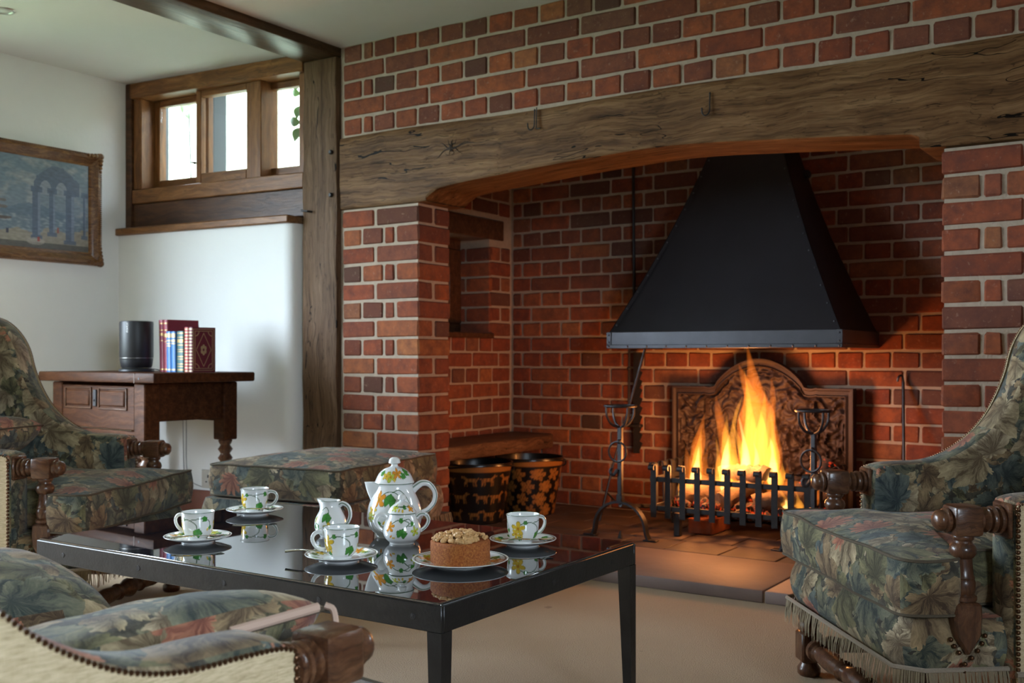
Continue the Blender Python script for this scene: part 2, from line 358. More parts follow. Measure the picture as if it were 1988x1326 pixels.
def spline(pts, n=8):
    P = [np.array(p, float) for p in pts]; out = []
    P = [2 * P[0] - P[1]] + P + [2 * P[-1] - P[-2]]
    for i in range(1, len(P) - 2):
        for k in range(n):
            t = k / n; a, b, c, d = P[i - 1], P[i], P[i + 1], P[i + 2]
            out.append(tuple(0.5 * ((2 * b) + (c - a) * t + (2 * a - 5 * b + 4 * c - d) * t * t + (3 * b - a - 3 * c + d) * t ** 3)))
    out.append(tuple(P[-2])); return out
def ball(r, seg=12, rings=8, c=(0, 0, 0), sz=1.0):
    pr = [(max(1e-4, r * math.sin(PI * i / rings)), -r * sz * math.cos(PI * i / rings)) for i in range(rings + 1)]
    return xf(lathe(pr, seg), T(*c))
def torus(R_, r, seg=24, rs=8):
    return tube([(R_ * math.cos(2 * PI * k / seg), R_ * math.sin(2 * PI * k / seg), 0) for k in range(seg)] + [(R_, 0, 0)], r, rs)

def make_mesh(name, s, mats, smooth=True, angle=40, uvbox=False, mi=None):
    me = bpy.data.meshes.new(name); me.from_pydata([tuple(map(float, v)) for v in s[0]], [], s[1])
    for m in (mats if isinstance(mats, (list, tuple)) else [mats]): me.materials.append(MATS[m] if isinstance(m, str) else m)
    if mi is not None: me.polygons.foreach_set('material_index', mi)
    me.validate(verbose=False); me.update()
    bm = bmesh.new(); bm.from_mesh(me); bmesh.ops.recalc_face_normals(bm, faces=bm.faces[:]); bm.to_mesh(me); bm.free()
    if smooth: me.shade_smooth(); me.set_sharp_from_angle(angle=R(angle))
    if uvbox:
        uv = me.uv_layers.new(name='UVMap')
        for p in me.polygons:
            n = p.normal; ax = max(range(3), key=lambda i: abs(n[i])); 
            for li in p.loop_indices:
                c = me.vertices[me.loops[li].vertex_index].co
                uv.data[li].uv = (c.y, c.z) if ax == 0 else ((c.x, c.z + 0.37) if ax == 1 else (c.x + 0.61, c.y))
    return me
def link(name, me, parent=None):
    o = bpy.data.objects.new(name, me); COL.objects.link(o)
    if parent is not None: o.parent = parent
    return o
def obj(name, s, mat, parent=None, **kw): return link(name, make_mesh(name, s, mat, **kw), parent)
def tag(o, label=None, cat_=None, group=None, kind=None):
    if label: o['label'] = label
    if cat_: o['category'] = cat_
    if group: o['group'] = group
    if kind: o['kind'] = kind
    return o
def thing(name, label, cat_, loc=(0, 0, 0), rz=0.0, group=None):
    o = bpy.data.objects.new(name, None); COL.objects.link(o); o.location = loc; o.rotation_euler = (0, 0, rz); o.empty_display_size = 0.05
    return tag(o, label, cat_, group)
def struct(name, s=None, mat=None, **kw):
    if s is None: o = bpy.data.objects.new(name, None); COL.objects.link(o)
    else: o = obj(name, s, mat, **kw)
    o['kind'] = 'structure'; return o
def copy_tree(o, parent=None):
    c = o.copy(); COL.objects.link(c); c.parent = parent
    for ch in list(o.children): copy_tree(ch, c)
    return c

# ================================================================== THE SETTING
CEIL = 2.165
struct('floor', box(-1.6, 4.9, -5.7, 0.05, -0.06, 0.0), 'carpet', smooth=False)
struct('ceiling', box(-1.6, 4.9, -5.7, 0.28, CEIL, CEIL + 0.08), 'ceiling_plaster', smooth=False)
LW = -1.32
def left_wall():
    y0, y1, z0, z1 = -3.5, -1.25, 0.50, 2.02           # garden window opening, nearer the camera than the frame shows
    parts = [box(LW - 0.24, LW, y1, 0.10, 0, CEIL), box(LW - 0.24, LW, -5.7, y0, 0, CEIL), box(LW - 0.24, LW, y0, y1, 0, z0), box(LW - 0.24, LW, y0, y1, z1, CEIL)]
    return cat(*parts)
struct('wall_left', left_wall(), 'white_plaster', smooth=False)
w3 = struct('window_3')
for y_ in (-3.475, -2.375, -1.275): obj('window_stile', box(LW - 0.22, LW - 0.17, y_ - 0.025, y_ + 0.025, 0.55, 1.97, 0.004), 'window_oak_upright', w3)
for z_ in (0.525, 1.995): obj('window_rail', box(LW - 0.22, LW - 0.17, -3.5, -1.25, z_ - 0.025, z_ + 0.025, 0.004), 'window_oak', w3)
struct('wall_right', cat(box(4.7, 4.9, -5.7, -4.1, 0, CEIL), box(4.7, 4.9, -3.1, 0.3, 0, CEIL), box(4.7, 4.9, -4.1, -3.1, 0, 0.95), box(4.7, 4.9, -4.1, -3.1, 1.8, CEIL)), 'bounce_cut_brown', smooth=False)
struct('wall_rear', box(-1.6, 4.9, -5.7, -5.5, 0, CEIL), 'bounce_cut_brown', smooth=False)
struct('ground', box(-30, LW - 0.3, -30, 30, -0.5, -0.4), 'lawn_green', smooth=False)
struct('ground_beside_house', box(5.0, 30, -30, 30, -0.5, -0.4), 'lawn_green', smooth=False)
struct('ground_behind_house', box(LW - 0.3, -0.25, 0.3, 30, -0.5, -0.4), 'lawn_green', smooth=False)

# ---- window wall, turned five degrees; local x runs to the right, local -y towards the room
WA = R(5); WM = T(-0.204, 0, 0) @ RZ(WA)
def wobj(name, s, mat, parent=None, **kw): return obj(name, xf(s, WM), mat, parent, **kw)
def plaster_low():
    # plan outline with a softly rounded right-hand corner, extruded upwards
    pl = [(-1.2, 0.14), (-1.2, -0.07)] + [(-0.075 + 0.055 * math.sin(a), -0.015 - 0.055 * math.cos(a)) for a in np.linspace(0, PI / 2, 7)] + [(-0.02, 0.14)]
    return prism(pl, 0.0, 1.405, 'z')
ww = struct('wall_window', xf(plaster_low(), WM), 'white_plaster', angle=50)
bb = struct('baseboard_window', xf(box(-1.19, -0.03, -0.088, -0.071, 0.0, 0.185, 0.004), WM), 'skirting_red')
w1 = struct('window_1')
def wp(name, x0, x1, y0, y1, z0, z1, mat='window_oak', bev=0.004): return wobj(name, box(x0, x1, y0, y1, z0, z1, bev), mat, w1)
wp('sill', -1.125, -0.03, -0.095, 0.13, 1.405, 1.440, bev=0.005)
wp('apron_board', -1.10, -0.002, -0.012, 0.15, 1.440, 1.566, 'dark_oak')
wp('bottom_rail', -1.10, -0.002, -0.022, 0.15, 1.567, 1.637)
wp('head', -1.10, -0.002, -0.030, 0.15, 2.088, 2.164)
wp('corner_post', -1.16, -1.085, -0.030, 0.15, 1.440, 2.164, 'dark_oak')
wp('jamb', -1.085, -1.030, -0.015, 0.15, 1.637, 2.088, 'window_oak_upright')
wp('jamb', -0.045, -0.002, 0.0, 0.15, 1.637, 2.088, 'window_oak_upright')
def sash(x0, x1, y0, z0, z1, st, rail_b, rail_t):
    y1 = y0 + 0.035
    wp('sash_stile', x0, x0 + st, y0, y1, z0, z1, 'window_oak_upright', 0.003); wp('sash_stile', x1 - st, x1, y0, y1, z0, z1, 'window_oak_upright', 0.003)
    wp('sash_rail', x0 + st, x1 - st, y0, y1, z0, z0 + rail_b, bev=0.003); wp('sash_rail', x0 + st, x1 - st, y0, y1, z1 - rail_t, z1, bev=0.003)
    wobj('pane', box(x0 + st, x1 - st, y0 + 0.012, y0 + 0.018, z0 + rail_b, z1 - rail_t), 'window_glass', w1, smooth=False)
sash(-1.030, -0.665, 0.070, 1.637, 2.088, 0.036, 0.052, 0.032)
sash(-0.690, -0.335, 0.012, 1.637, 2.088, 0.034, 0.052, 0.030)
wp('mullion', -0.335, -0.268, 0.0, 0.12, 1.637, 2.088, 'window_oak_upright')
sash(-0.375, -0.045, 0.070, 1.637, 2.088, 0.036, 0.052, 0.032)
obj('sash_catch', xf(cat(ball(0.007), xf(lathe([(0.004, 0), (0.004, 0.02)], 8), RX(R(90)))), WM @ T(-0.684, 0.0, 1.74)), 'wrought_iron', w1)

# ---- what shows beyond the strip window
tp = tag(obj('timber_post', box(-1.71, -1.59, 0.66, 0.76, -0.45, 2.6, 0.006), 'outdoor_timber'), 'weathered grey timber post standing outside the middle window pane', 'post')
tag(obj('timber_post', box(-1.235, -1.19, 0.66, 0.72, -0.45, 2.6, 0.005), 'outdoor_timber'), 'thin grey timber upright outside the right window pane', 'post')
tag(obj('timber_post', box(-2.12, -2.055, 0.66, 0.72, -0.45, 2.6, 0.005), 'outdoor_timber'), 'thin grey timber upright outside the left window pane', 'post')
def leaf_shape(L, w):
    pts = [(0, 0)] + [(L * t, w * math.sin(PI * t ** 0.8)) for t in np.linspace(0.12, 0.9, 7)] + [(L, 0)] + [(L * t, -w * math.sin(PI * t ** 0.8)) for t in np.linspace(0.9, 0.12, 7)]
    V = [(x, y, 0.012 * math.sin(3 * x / L) + 0.15 * abs(y)) for x, y in pts] + [(L / 2, 0, 0.012)]
    n = len(pts); return V, [(i, (i + 1) % n, n) for i in range(n)]
def vine(label, loc, leaves, top):
    t = thing('vine', label, 'plant', loc)
    obj('stem', tube(spline([(0, 0, top), (0.02, 0.01, top * 0.6), (-0.01, 0, top * 0.3), (0.01, 0, -0.45)], 6), 0.004, 6), 'outdoor_timber', t)
    for x, z, L, a in leaves:
        obj('leaf', xf(leaf_shape(L, L * 0.33), T(0, 0, z) @ RY(R(a)) @ RX(R(80))), 'vine_leaf_green', t, angle=80)
    return t
vine('bright green vine leaves hanging outside the right window pane', (-0.66, 0.42, 0.0),
     [(0, 2.22, 0.075, 120), (0, 2.14, 0.06, 200), (0, 2.08, 0.07, 110), (0, 1.995, 0.075, 195), (0, 1.97, 0.08, 120), (0, 2.24, 0.08, 150)], 2.45)
vine('pale green vine leaves at the top of the left window pane', (-1.68, 0.55, 0.0),
     [(0, 2.30, 0.09, 60), (0, 2.27, 0.085, 120), (0, 2.24, 0.07, 20), (0, 2.34, 0.09, 170), (0, 2.22, 0.06, 80)], 2.5)

# ---- brickwork: every brick an object under its wall; alike bricks share a mesh
BR = {}
def brick_mesh(L, D, v, H=0.068):
    k = (round(L, 2), round(D, 2), v, H)
    if k not in BR:
        rnd = random.Random(hash((round(L * 100), round(D * 100), v)))
        s = box(-L / 2, L / 2, 0.0, D, -H / 2, H / 2, 0.0055)
        s = ([(x + rnd.uniform(-.0022, .0022), y + rnd.uniform(-.0015, .0015), z + rnd.uniform(-.002, .002)) for x, y, z in s[0]], s[1])
        BR[k] = make_mesh('brick', s, 'brick', angle=30)
    return BR[k]
CO = 0.0797; BH = 0.0677; JT = CO - BH
def place_bricks(parent, O, ang, rows, hidden=None, skip=None):
    """rows: (z_centre, [(u0,u1,depth),...]); u runs along angle ang from O, the wall face looks to the right of u"""
    n = Vector((math.sin(ang), -math.cos(ang), 0)); u = Vector((math.cos(ang), math.sin(ang), 0)); rest = []
    for zc, lst in rows:
        for u0, u1, D in lst:
            if u1 - u0 < 0.02 or (skip and skip((u0 + u1) / 2, zc, u0, u1)): continue
            p = Vector(O) + u * ((u0 + u1) / 2) + Vector((0, 0, zc)) + n * random.uniform(-0.0015, 0.0015)
            me = brick_mesh(round(u1 - u0, 2), D, random.randrange(3))
            Mx = T(*p) @ RZ(ang) @ RY(random.uniform(-0.006, 0.006)) @ RX(random.uniform(-0.006, 0.006))
            if hidden and hidden(p):
                rest.append(([tuple(Mx @ v.co) for v in me.vertices], [tuple(q.vertices) for q in me.polygons])); continue
            b = link('brick', me, parent); b.matrix_local = Mx
    if rest: tag(obj('brick_infill', cat(*rest), 'brick', parent, angle=30), kind='stuff')
def stretch(a, b, first, D=0.10):
    out = []; x = a; L = first
    while x < b - 0.03: out.append((x, min(x + L, b), D)); x += L + JT; L = 0.2271
    return out
def heads(a, b, firsts, D=0.10):
    out = []; x = a; k = 0
    while x < b - 0.03:
        L = firsts[k] if k < len(firsts) else 0.1076
        out.append((x, min(x + L, b), D)); x += L + JT; k += 1
    return out

# chimney breast above the oak beam
wcb = struct('wall_chimney_breast', box(0.0, 4.72, 0.006, 0.28, 1.762, CEIL), 'mortar', smooth=False)
rows = []
for k in range(5):
    zc = CEIL - 0.002 - BH / 2 - k * CO
    rows.append((zc, heads(0.018, 3.2, [0.105, 0.048], 0.10) if k % 2 == 0 else stretch(0.018, 3.2, 0.226)))
place_bricks(wcb, (0, 0, 0), 0.0, rows)
# left pier
PT = 1.451
wpl = struct('wall_pier_left', box(0.0, 0.431, 0.006, 0.212, 0.0, PT - 0.001), 'mortar', smooth=False)
rows, rows2, k = [], [], 0
while True:
    zc = PT - 0.011 - BH / 2 - k * CO
    if zc < 0.03: break
    if k % 2 == 0:
        rows.append((zc, [(0.014, 0.190, 0.10), (0.204, 0.4375, 0.105)])); rows2.append((zc, [(0.118, 0.218, 0.10)]))
    else:
        rows.append((zc, [(0.016, 0.118, 0.10), (0.132, 0.238, 0.10), (0.252, 0.304, 0.10), (0.318, 0.4375, 0.218)]))
    k += 1
place_bricks(wpl, (0, 0, 0), 0.0, rows); place_bricks(wpl, (0.4375, 0, 0), R(90), rows2)
# right pier
wpr = struct('wall_pier_right', box(2.499, 4.72, 0.006, 0.212, 0.0, PT - 0.001), 'mortar', smooth=False)
rows, k = [], 0
while True:
    zc = PT - 0.011 - BH / 2 - k * CO
    if zc < 0.03: break
    rows.append((zc, stretch(2.493, 3.2, 0.2271, 0.105) if k % 2 == 0 else [(2.493, 2.600, 0.218)] + heads(2.612, 3.2, [0.052], 0.10)))
    k += 1
place_bricks(wpr, (0, 0, 0), 0.0, rows)
# inglenook: left, back and right walls
IX, IY, IR = 0.046, 1.29, 2.68
HOODPX = lambda p: (abs(p.x - 1.47) < max(0.12, 0.44 - 0.42 * max(0, p.z - 0.92)) - 0.06 and p.z > 0.86) or (abs(p.x - 1.46) < 0.36 and 0.14 < p.z < 0.62) or p.z > 1.78
wib = struct('wall_inglenook_back', box(-0.2, 2.9, IY + 0.006, 1.5, 0.0, 2.2), 'mortar', smooth=False)
rows, k = [], 0
while True:
    zc = 0.042 + 0.034 + k * CO
    if zc > 1.90: break
    rows.append((zc, stretch(IX + 0.01, IR, 0.105) if k % 2 == 0 else heads(IX + 0.01, IR, [0.052])))
    k += 1
place_bricks(wib, (0, IY, 0), 0.0, rows, hidden=HOODPX)
wil = struct('wall_inglenook_left', cat(box(-0.2, IX - 0.006, 0.10, 0.62, 0, 2.2), box(-0.2, IX - 0.006, 1.088, IY + 0.02, 0, 2.2), box(-0.2, IX - 0.006, 0.62, 1.088, 0, 0.905), box(-0.2, IX - 0.006, 0.62, 1.088, 1.524, 2.2)), 'mortar', smooth=False)
rows, rows2, k = [], [], 0
def win_skip(uc, zc, u0, u1): 
    y0, y1 = IY - u1, IY - u0
    if 0.90 < zc < 1.44 and y1 > 0.63 and y0 < 1.075: return True
    return 1.40 < zc < 1.54 and y1 > 0.6 and y0 < 1.215
while True:
    zc = 0.042 + 0.034 + k * CO
    if zc > 1.90: break
    lst = stretch(0.012, 1.05, 0.10) if k % 2 == 1 else heads(0.012, 1.05, [0.160])
    if 0.90 < zc < 1.44: lst = [(0.012, 0.200, 0.10)] + [q for q in lst if q[0] > 0.66] if k % 2 == 1 else [(0.012, 0.094, 0.10), (0.106, 0.200, 0.10)] + [q for q in lst if q[0] > 0.66]
    rows.append((zc, lst)); k += 1
# face looks to +x: run u along -y so that its right-hand side is +x  -> angle 90 puts u along +y, n to +x
rows = [(z, [(IY - u1, IY - u0, D) for u0, u1, D in lst]) for z, lst in rows]
place_bricks(wil, (IX, 0, 0), R(90), rows, skip=lambda uc, zc, u0, u1: (1.425 < zc < 1.53 and u1 > 0.6 and u0 < 1.21) or (0.90 < zc < 1.43 and u1 > 0.63 and u0 < 1.075))
# far reveal of the little window: bricks facing the camera side (-y)
rev = []
for k in range(7):
    zc = 0.915 + 0.034 + k * CO
    if zc > 1.42: break
    rev.append((zc, [(-0.145, IX, 0.03)] if k % 2 == 0 else [(-0.145, -0.115, 0.03), (-0.103, IX, 0.03)]))
place_bricks(wil, (0, 1.081, 0), 0.0, rev)
w2 = struct('window_2')
obj('lintel', box(-0.199, IX + 0.004, 0.56, 1.212, 1.423, 1.527, 0.004), 'dark_oak', w2)
obj('sill', box(-0.19, IX + 0.02, 0.60, 1.10, 0.905, 0.932, 0.004), 'dark_oak', w2)
for a, b_, c, d in ((0.60, 1.09, 0.932, 0.985), (0.60, 1.09, 1.375, 1.43)): obj('frame_rail', box(-0.19, -0.145, a, b_, c, d, 0.004), 'dark_oak', w2)
for a, b_ in ((0.60, 0.66), (0.80, 0.86), (0.985, 1.09)): obj('frame_stile', box(-0.19, -0.14, a, b_, 0.985, 1.375, 0.004), 'dark_oak', w2)
for a, b_ in ((0.66, 0.80), (0.86, 0.985)): obj('pane', box(-0.172, -0.166, a, b_, 0.985, 1.375), 'window_glass', w2, smooth=False)
obj('blind', box(-0.150, -0.146, 0.87, 1.045, 0.99, 1.37), 'linen_blind', w2, smooth=False)
wir = struct('wall_inglenook_right', box(IR, 2.9, 0.2, IY + 0.02, 0, 2.2), 'mortar', smooth=False)
rr_ = []
for k in range(24):
    zc = 0.076 + k * CO
    for u0, u1, D in (stretch(0.01, 1.06, 0.1) if k % 2 else heads(0.01, 1.06, [0.05])): rr_.append(box(IR - 0.006, IR + 0.04, IY - u1, IY - u0, zc - BH / 2, zc + BH / 2, 0.005))
tag(obj('brick_infill', cat(*rr_), 'brick', wir, angle=30), kind='stuff')
struct('ceiling_inglenook', box(-0.2, 2.9, 0.1, 1.5, 2.166 + 0.09, 2.3), 'mortar', smooth=False)

struct('floor_inglenook', box(-0.2, 2.9, 0.051, 1.5, -0.06, -0.011), 'mortar', smooth=False)
struct('ground_bank', prism([(1.9, -0.45), (2.6, 1.2), (3.6, 3.9), (9.0, 4.4), (9.0, -0.45)], -9.0, 1.5, 'x'), 'chalk_bank', smooth=False)
struct('sky_blocker', box(-1.75, -0.22, 0.17, 0.92, 2.46, 2.52), 'outdoor_timber', smooth=False)  # unseen board added to block high sky light above the strip window
# ---- hearth: a front row of stone slabs, tiles behind
he = tag(obj('hearth', cat(box(0.0, 3.2, -0.098, -0.001, -0.01, 0.036), box(0.441, 2.489, -0.0005, 0.22, -0.01, 0.036), box(0.041, 2.679, 0.2205, 1.2955, -0.01, 0.036)), 'mortar', smooth=False), 'low stone-edged tiled hearth running under the brick inglenook', 'hearth')
for x0, x1, y1 in ((0.002, 0.436, -0.003), (0.442, 1.20, 0.395), (1.206, 1.96, 0.395), (1.966, 2.488, 0.395), (2.494, 3.19, -0.003)):
    obj('stone_slab', box(x0, x1, -0.105, y1, 0.0, 0.042, 0.006, 2), 'hearth_stone', he)
tw = 0.226
for j in range(4):
    x = 0.445 - (0.11 if j % 2 else 0.0) if j == 0 else 0.06 - (0.11 if j % 2 else 0.0)
    y0 = 0.401 + j * (tw - 0.003)
    while x < 2.66:
        if x > -0.06: obj('tile', box(max(x, 0.05), min(x + tw, 2.675), y0, min(y0 + tw - 0.006, 1.289), 0.0, 0.0405 + random.uniform(-0.001, 0.001), 0.003), 'hearth_tile', he)
        x += tw + 0.004

# ---- timber
def chaos(s, a, sc=3.0, seed=0):
    return [tuple(Vector(p) + a * Vector(mnoise.noise_vector(Vector(p) * sc + Vector((seed, 0, 0))))) for p in s[0]], s[1]
def grid_box(x0, x1, y0, y1, z0, z1, step, bev):
    bm = bmesh.new(); bmesh.ops.create_cube(bm, size=1.0)
    for v in bm.verts: v.co = ((x0 + x1) / 2 + v.co.x * (x1 - x0), (y0 + y1) / 2 + v.co.y * (y1 - y0), (z0 + z1) / 2 + v.co.z * (z1 - z0))
    bmesh.ops.bevel(bm, geom=bm.edges[:], offset=bev, segments=2, affect='EDGES', profile=0.5)
    ax = max(range(3), key=lambda i: (x1 - x0, y1 - y0, z1 - z0)[i]); L = (x1 - x0, y1 - y0, z1 - z0)[ax]; o = (x0, y0, z0)[ax]
    for k in range(1, int(L / step)):
        co = [0, 0, 0]; no = [0, 0, 0]; co[ax] = o + k * step; no[ax] = 1
        bmesh.ops.bisect_plane(bm, geom=bm.verts[:] + bm.edges[:] + bm.faces[:], plane_co=co, plane_no=no)
    return bm_out(bm)
pst = tag(obj('timber_post', chaos(grid_box(-0.206, -0.003, -0.022, 0.09, 0.0, 2.126, 0.08, 0.007), 0.006, 6.0, 2)  , 'post_oak'), 'upright oak post between the white wall and the brick pier', 'post')
for x, z in ((-0.032, 1.706), (-0.032, 1.518)): obj('peg', xf(lathe([(0.010, 0), (0.010, 0.012), (0.007, 0.016)], 10), T(x, -0.018, z) @ RX(R(90))), 'black_iron', pst)
obj('nail', xf(cat(box(-0.022, 0.022, -0.035, 0.0, -0.004, 0.004, 0.002)), T(-0.168, -0.018, 1.456) @ RY(R(8))), 'black_iron', pst)
tag(obj('ceiling_beam', chaos(grid_box(-0.208, -0.002, -5.5, 0.02, 2.127, CEIL + 0.01, 0.12, 0.006), 0.004, 5.0, 4), 'ceiling_oak'), 'dark oak ceiling beam running from the upright post towards the viewer', 'beam')
def mantel():
    low = [(0.004, 1.451), (0.437, 1.451), (0.477, 1.458), (0.515, 1.481), (0.581, 1.502), (0.851, 1.523), (1.223, 1.546), (1.578, 1.557), (1.957, 1.536), (2.343, 1.507), (2.415, 1.496), (2.455, 1.470), (2.492, 1.4535), (3.2, 1.4535)]
    lo = spline(low, 5); xs = [p[0] for p in lo]; ny, nz = 9, 9; V, F = [], []
    top = lambda x: 1.766 + 0.004 * math.sin(5 * x)
    # closed section loop at each x: front face (bottom->top), top, back, underside
    def section(x, zb):
        zt = top(x); r = 0.012; pts = []
        for k in range(nz + 1):
            z = zb + r + (zt - zb - 2 * r) * k / nz; pts.append((-0.008, z))
        pts += [(-0.004, zt - 0.003), (0.006, zt), (0.275, zt), (0.275, zb + 0.004)]
        for k in range(1, 4): pts.append((0.275 - 0.27 * k / 4, zb))
        pts += [(0.010, zb), (-0.003, zb + 0.003)]
        return pts
    n = None
    for x, zb in zip(xs, [p[1] for p in lo]):
        sec = section(x, zb); n = len(sec)
        for y, z in sec:
            d = mnoise.noise(Vector((x * 2.5, z * 9, 3))) * 0.006 + mnoise.noise(Vector((x * 9, z * 40, 7))) * 0.0025 if y < 0 else 0
            kn = math.exp(-(((x - 0.62) / 0.07) ** 2 + ((z - 1.66) / 0.05) ** 2)) * 0.010
            V.append((x, y - d - (kn if y < 0 else 0), z))
    m = len(xs)
    for i in range(m - 1):
        for k in range(n): F.append((i * n + k, i * n + (k + 1) % n, (i + 1) * n + (k + 1) % n, (i + 1) * n + k))
    F.append(tuple(range(n))); F.append(tuple((m - 1) * n + k for k in range(n)))
    return V, F
mb = tag(obj('mantel_beam', mantel(), 'beam_oak', angle=35), 'massive weathered oak mantel beam arching over the brick inglenook', 'beam')
# knot with radiating cracks on its left half
kn = [xf(ball(0.010, 10, 6, (0, 0, 0), 0.35), T(0.62, -0.0195, 1.655) @ RX(R(90)))]
for a, L in ((10, .11), (160, .07), (80, .04), (120, .035), (50, .04), (200, .10), (-20, .05), (-60, .03), (-110, .03), (5, .17)):
    pts = [(0.62 + math.cos(R(a)) * t * L, -0.0200 + 0.011 * min(1, t * L / 0.1), 1.655 + math.sin(R(a)) * t * L + 0.006 * math.sin(t * 7 + a)) for t in np.linspace(0, 1, 8)]
    kn.append(tube(pts, lambda s: 0.0035 * (1 - s) + 0.0004, 5))
tag(obj('knot', cat(*kn), 'dark_heartwood', mb), kind='stuff')
def hook(label, x, z, flip=1, double=False):
    p = [(0, 0, 0.035), (0, -0.002, 0), (0, -0.004, -0.03), (-0.006 * flip, -0.008, -0.043), (-0.016 * flip, -0.010, -0.045), (-0.024 * flip, -0.010, -0.036), (-0.026 * flip, -0.010, -0.018)]
    s = tube(spline(p, 5), 0.0026, 6)
    if double: s = cat(s, tube(spline([(0.009, 0, 0.04), (0.009, -0.003, -0.03), (0.012, -0.006, -0.042), (0.03, -0.008, -0.043)], 5), 0.0022, 6))
    s = cat(s, ball(0.004, 8, 6, (0, 0, 0.03)))
    return tag(obj('iron_hook', xf(s, T(x, -0.017, z)), 'black_iron'), label, 'hook')
hook('small double iron hook on the oak mantel beam above the bench', 1.02, 1.725, 1, True)
hook('small single iron hook on the oak mantel beam above the hood', 1.738, 1.69, 1)
tag(obj('iron_hook', xf(cat(lathe([(0.022, 0), (0.022, 0.006), (0.008, 0.010)], 12), tube([(0, 0, 0.005), (0, 0.0, 0.035), (0.01, -0.02, 0.045), (0.02, -0.015, 0.05)], 0.006, 6)), T(1.655, IY - 0.002, 1.635) @ RX(R(90))), 'black_iron'), 'black iron hook on the back wall right of the hood', 'hook')

# ================================================================== INGLENOOK CONTENTS
HX = 1.4525
def hw(z): t = max(0, (z - 0.914) / (1.73 - 0.914)); return 0.515 - 0.347 * t - 0.018 * math.sin(PI * min(1, t)) if t <= 1.0 else max(0.10, 0.168 - 0.12 * (t - 1))
def hy(z): t = max(0, (z - 0.914) / (1.73 - 0.914)); return 0.743 + 0.317 * t + 0.012 * math.sin(PI * min(1, t)) if t <= 1.0 else min(1.12, 1.06 + 0.1 * (t - 1))
hood = thing('fireplace_hood', 'black riveted steel canopy hood hanging over the log fire', 'hood', (HX, 0, 0))
zs = list(np.linspace(0.914, 2.15, 16)); th_ = 0.006
def strip(a, b):
    V = []; F = []
    for z in zs: V += [a(z), b(z)]
    for i in range(len(zs) - 1): F.append((2 * i, 2 * i + 1, 2 * i + 3, 2 * i + 2))
    return V, F
def thick(s, d):
    d = Vector(d); n = len(s[0]); V = list(s[0]) + [tuple(Vector(p) + d) for p in s[0]]; F = list(s[1]) + [tuple(i + n for i in f[::-1]) for f in s[1]]
    return V, F
obj('front_panel', thick(strip(lambda z: (-hw(z), hy(z), z), lambda z: (hw(z), hy(z), z)), (0, 0.004, 0)), 'hood_steel', hood)
for s in (-1, 1):
    obj('side_panel', thick(strip(lambda z: (s * hw(z), hy(z), z), lambda z: (s * hw(z), IY + 0.012, z)), (-s * 0.004, 0, 0)), 'hood_steel', hood)
    obj('corner_strip', cat(thick(strip(lambda z: (s * hw(z), hy(z) - 0.003, z), lambda z: (s * (hw(z) - 0.022), hy(z) - 0.003, z)), (0, 0.003, 0)),
        thick(strip(lambda z: (s * (hw(z) + 0.003), hy(z) - 0.003, z), lambda z: (s * (hw(z) + 0.003), hy(z) + 0.02, z)), (-s * 0.003, 0, 0))), 'hood_steel', hood)
    obj('side_band', cat(box(s * 0.519 - 0.004, s * 0.519 + 0.004, 0.738, IY + 0.004, 0.845, 0.918, 0.002), box(s * 0.522 - 0.004, s * 0.522 + 0.004, 0.734, IY - 0.004, 0.845, 0.862, 0.002)), 'hood_band_steel', hood)
obj('front_band', cat(box(-0.523, 0.523, 0.735, 0.743, 0.845, 0.918, 0.002), box(-0.525, 0.525, 0.730, 0.738, 0.845, 0.862, 0.002), box(-0.5255, -0.502, 0.731, 0.737, 0.862, 0.918, 0.0015), box(0.502, 0.5255, 0.731, 0.737, 0.862, 0.918, 0.0015)), 'hood_band_steel', hood)
rv = [ball(0.0048, 8, 5, (x, 0.730, 0.8535)) for x in np.linspace(-0.513, 0.513, 12)]
for s in (-1, 1):
    rv += [ball(0.0042, 8, 5, (s * (hw(z) - 0.011), hy(z) - 0.004, z)) for z in np.arange(0.95, 1.9, 0.075)]
    rv += [ball(0.0042, 8, 5, (s * 0.513, 0.731, z)) for z in (0.872, 0.905)]
tag(obj('rivets', cat(*rv), 'hood_band_steel', hood), kind='stuff')

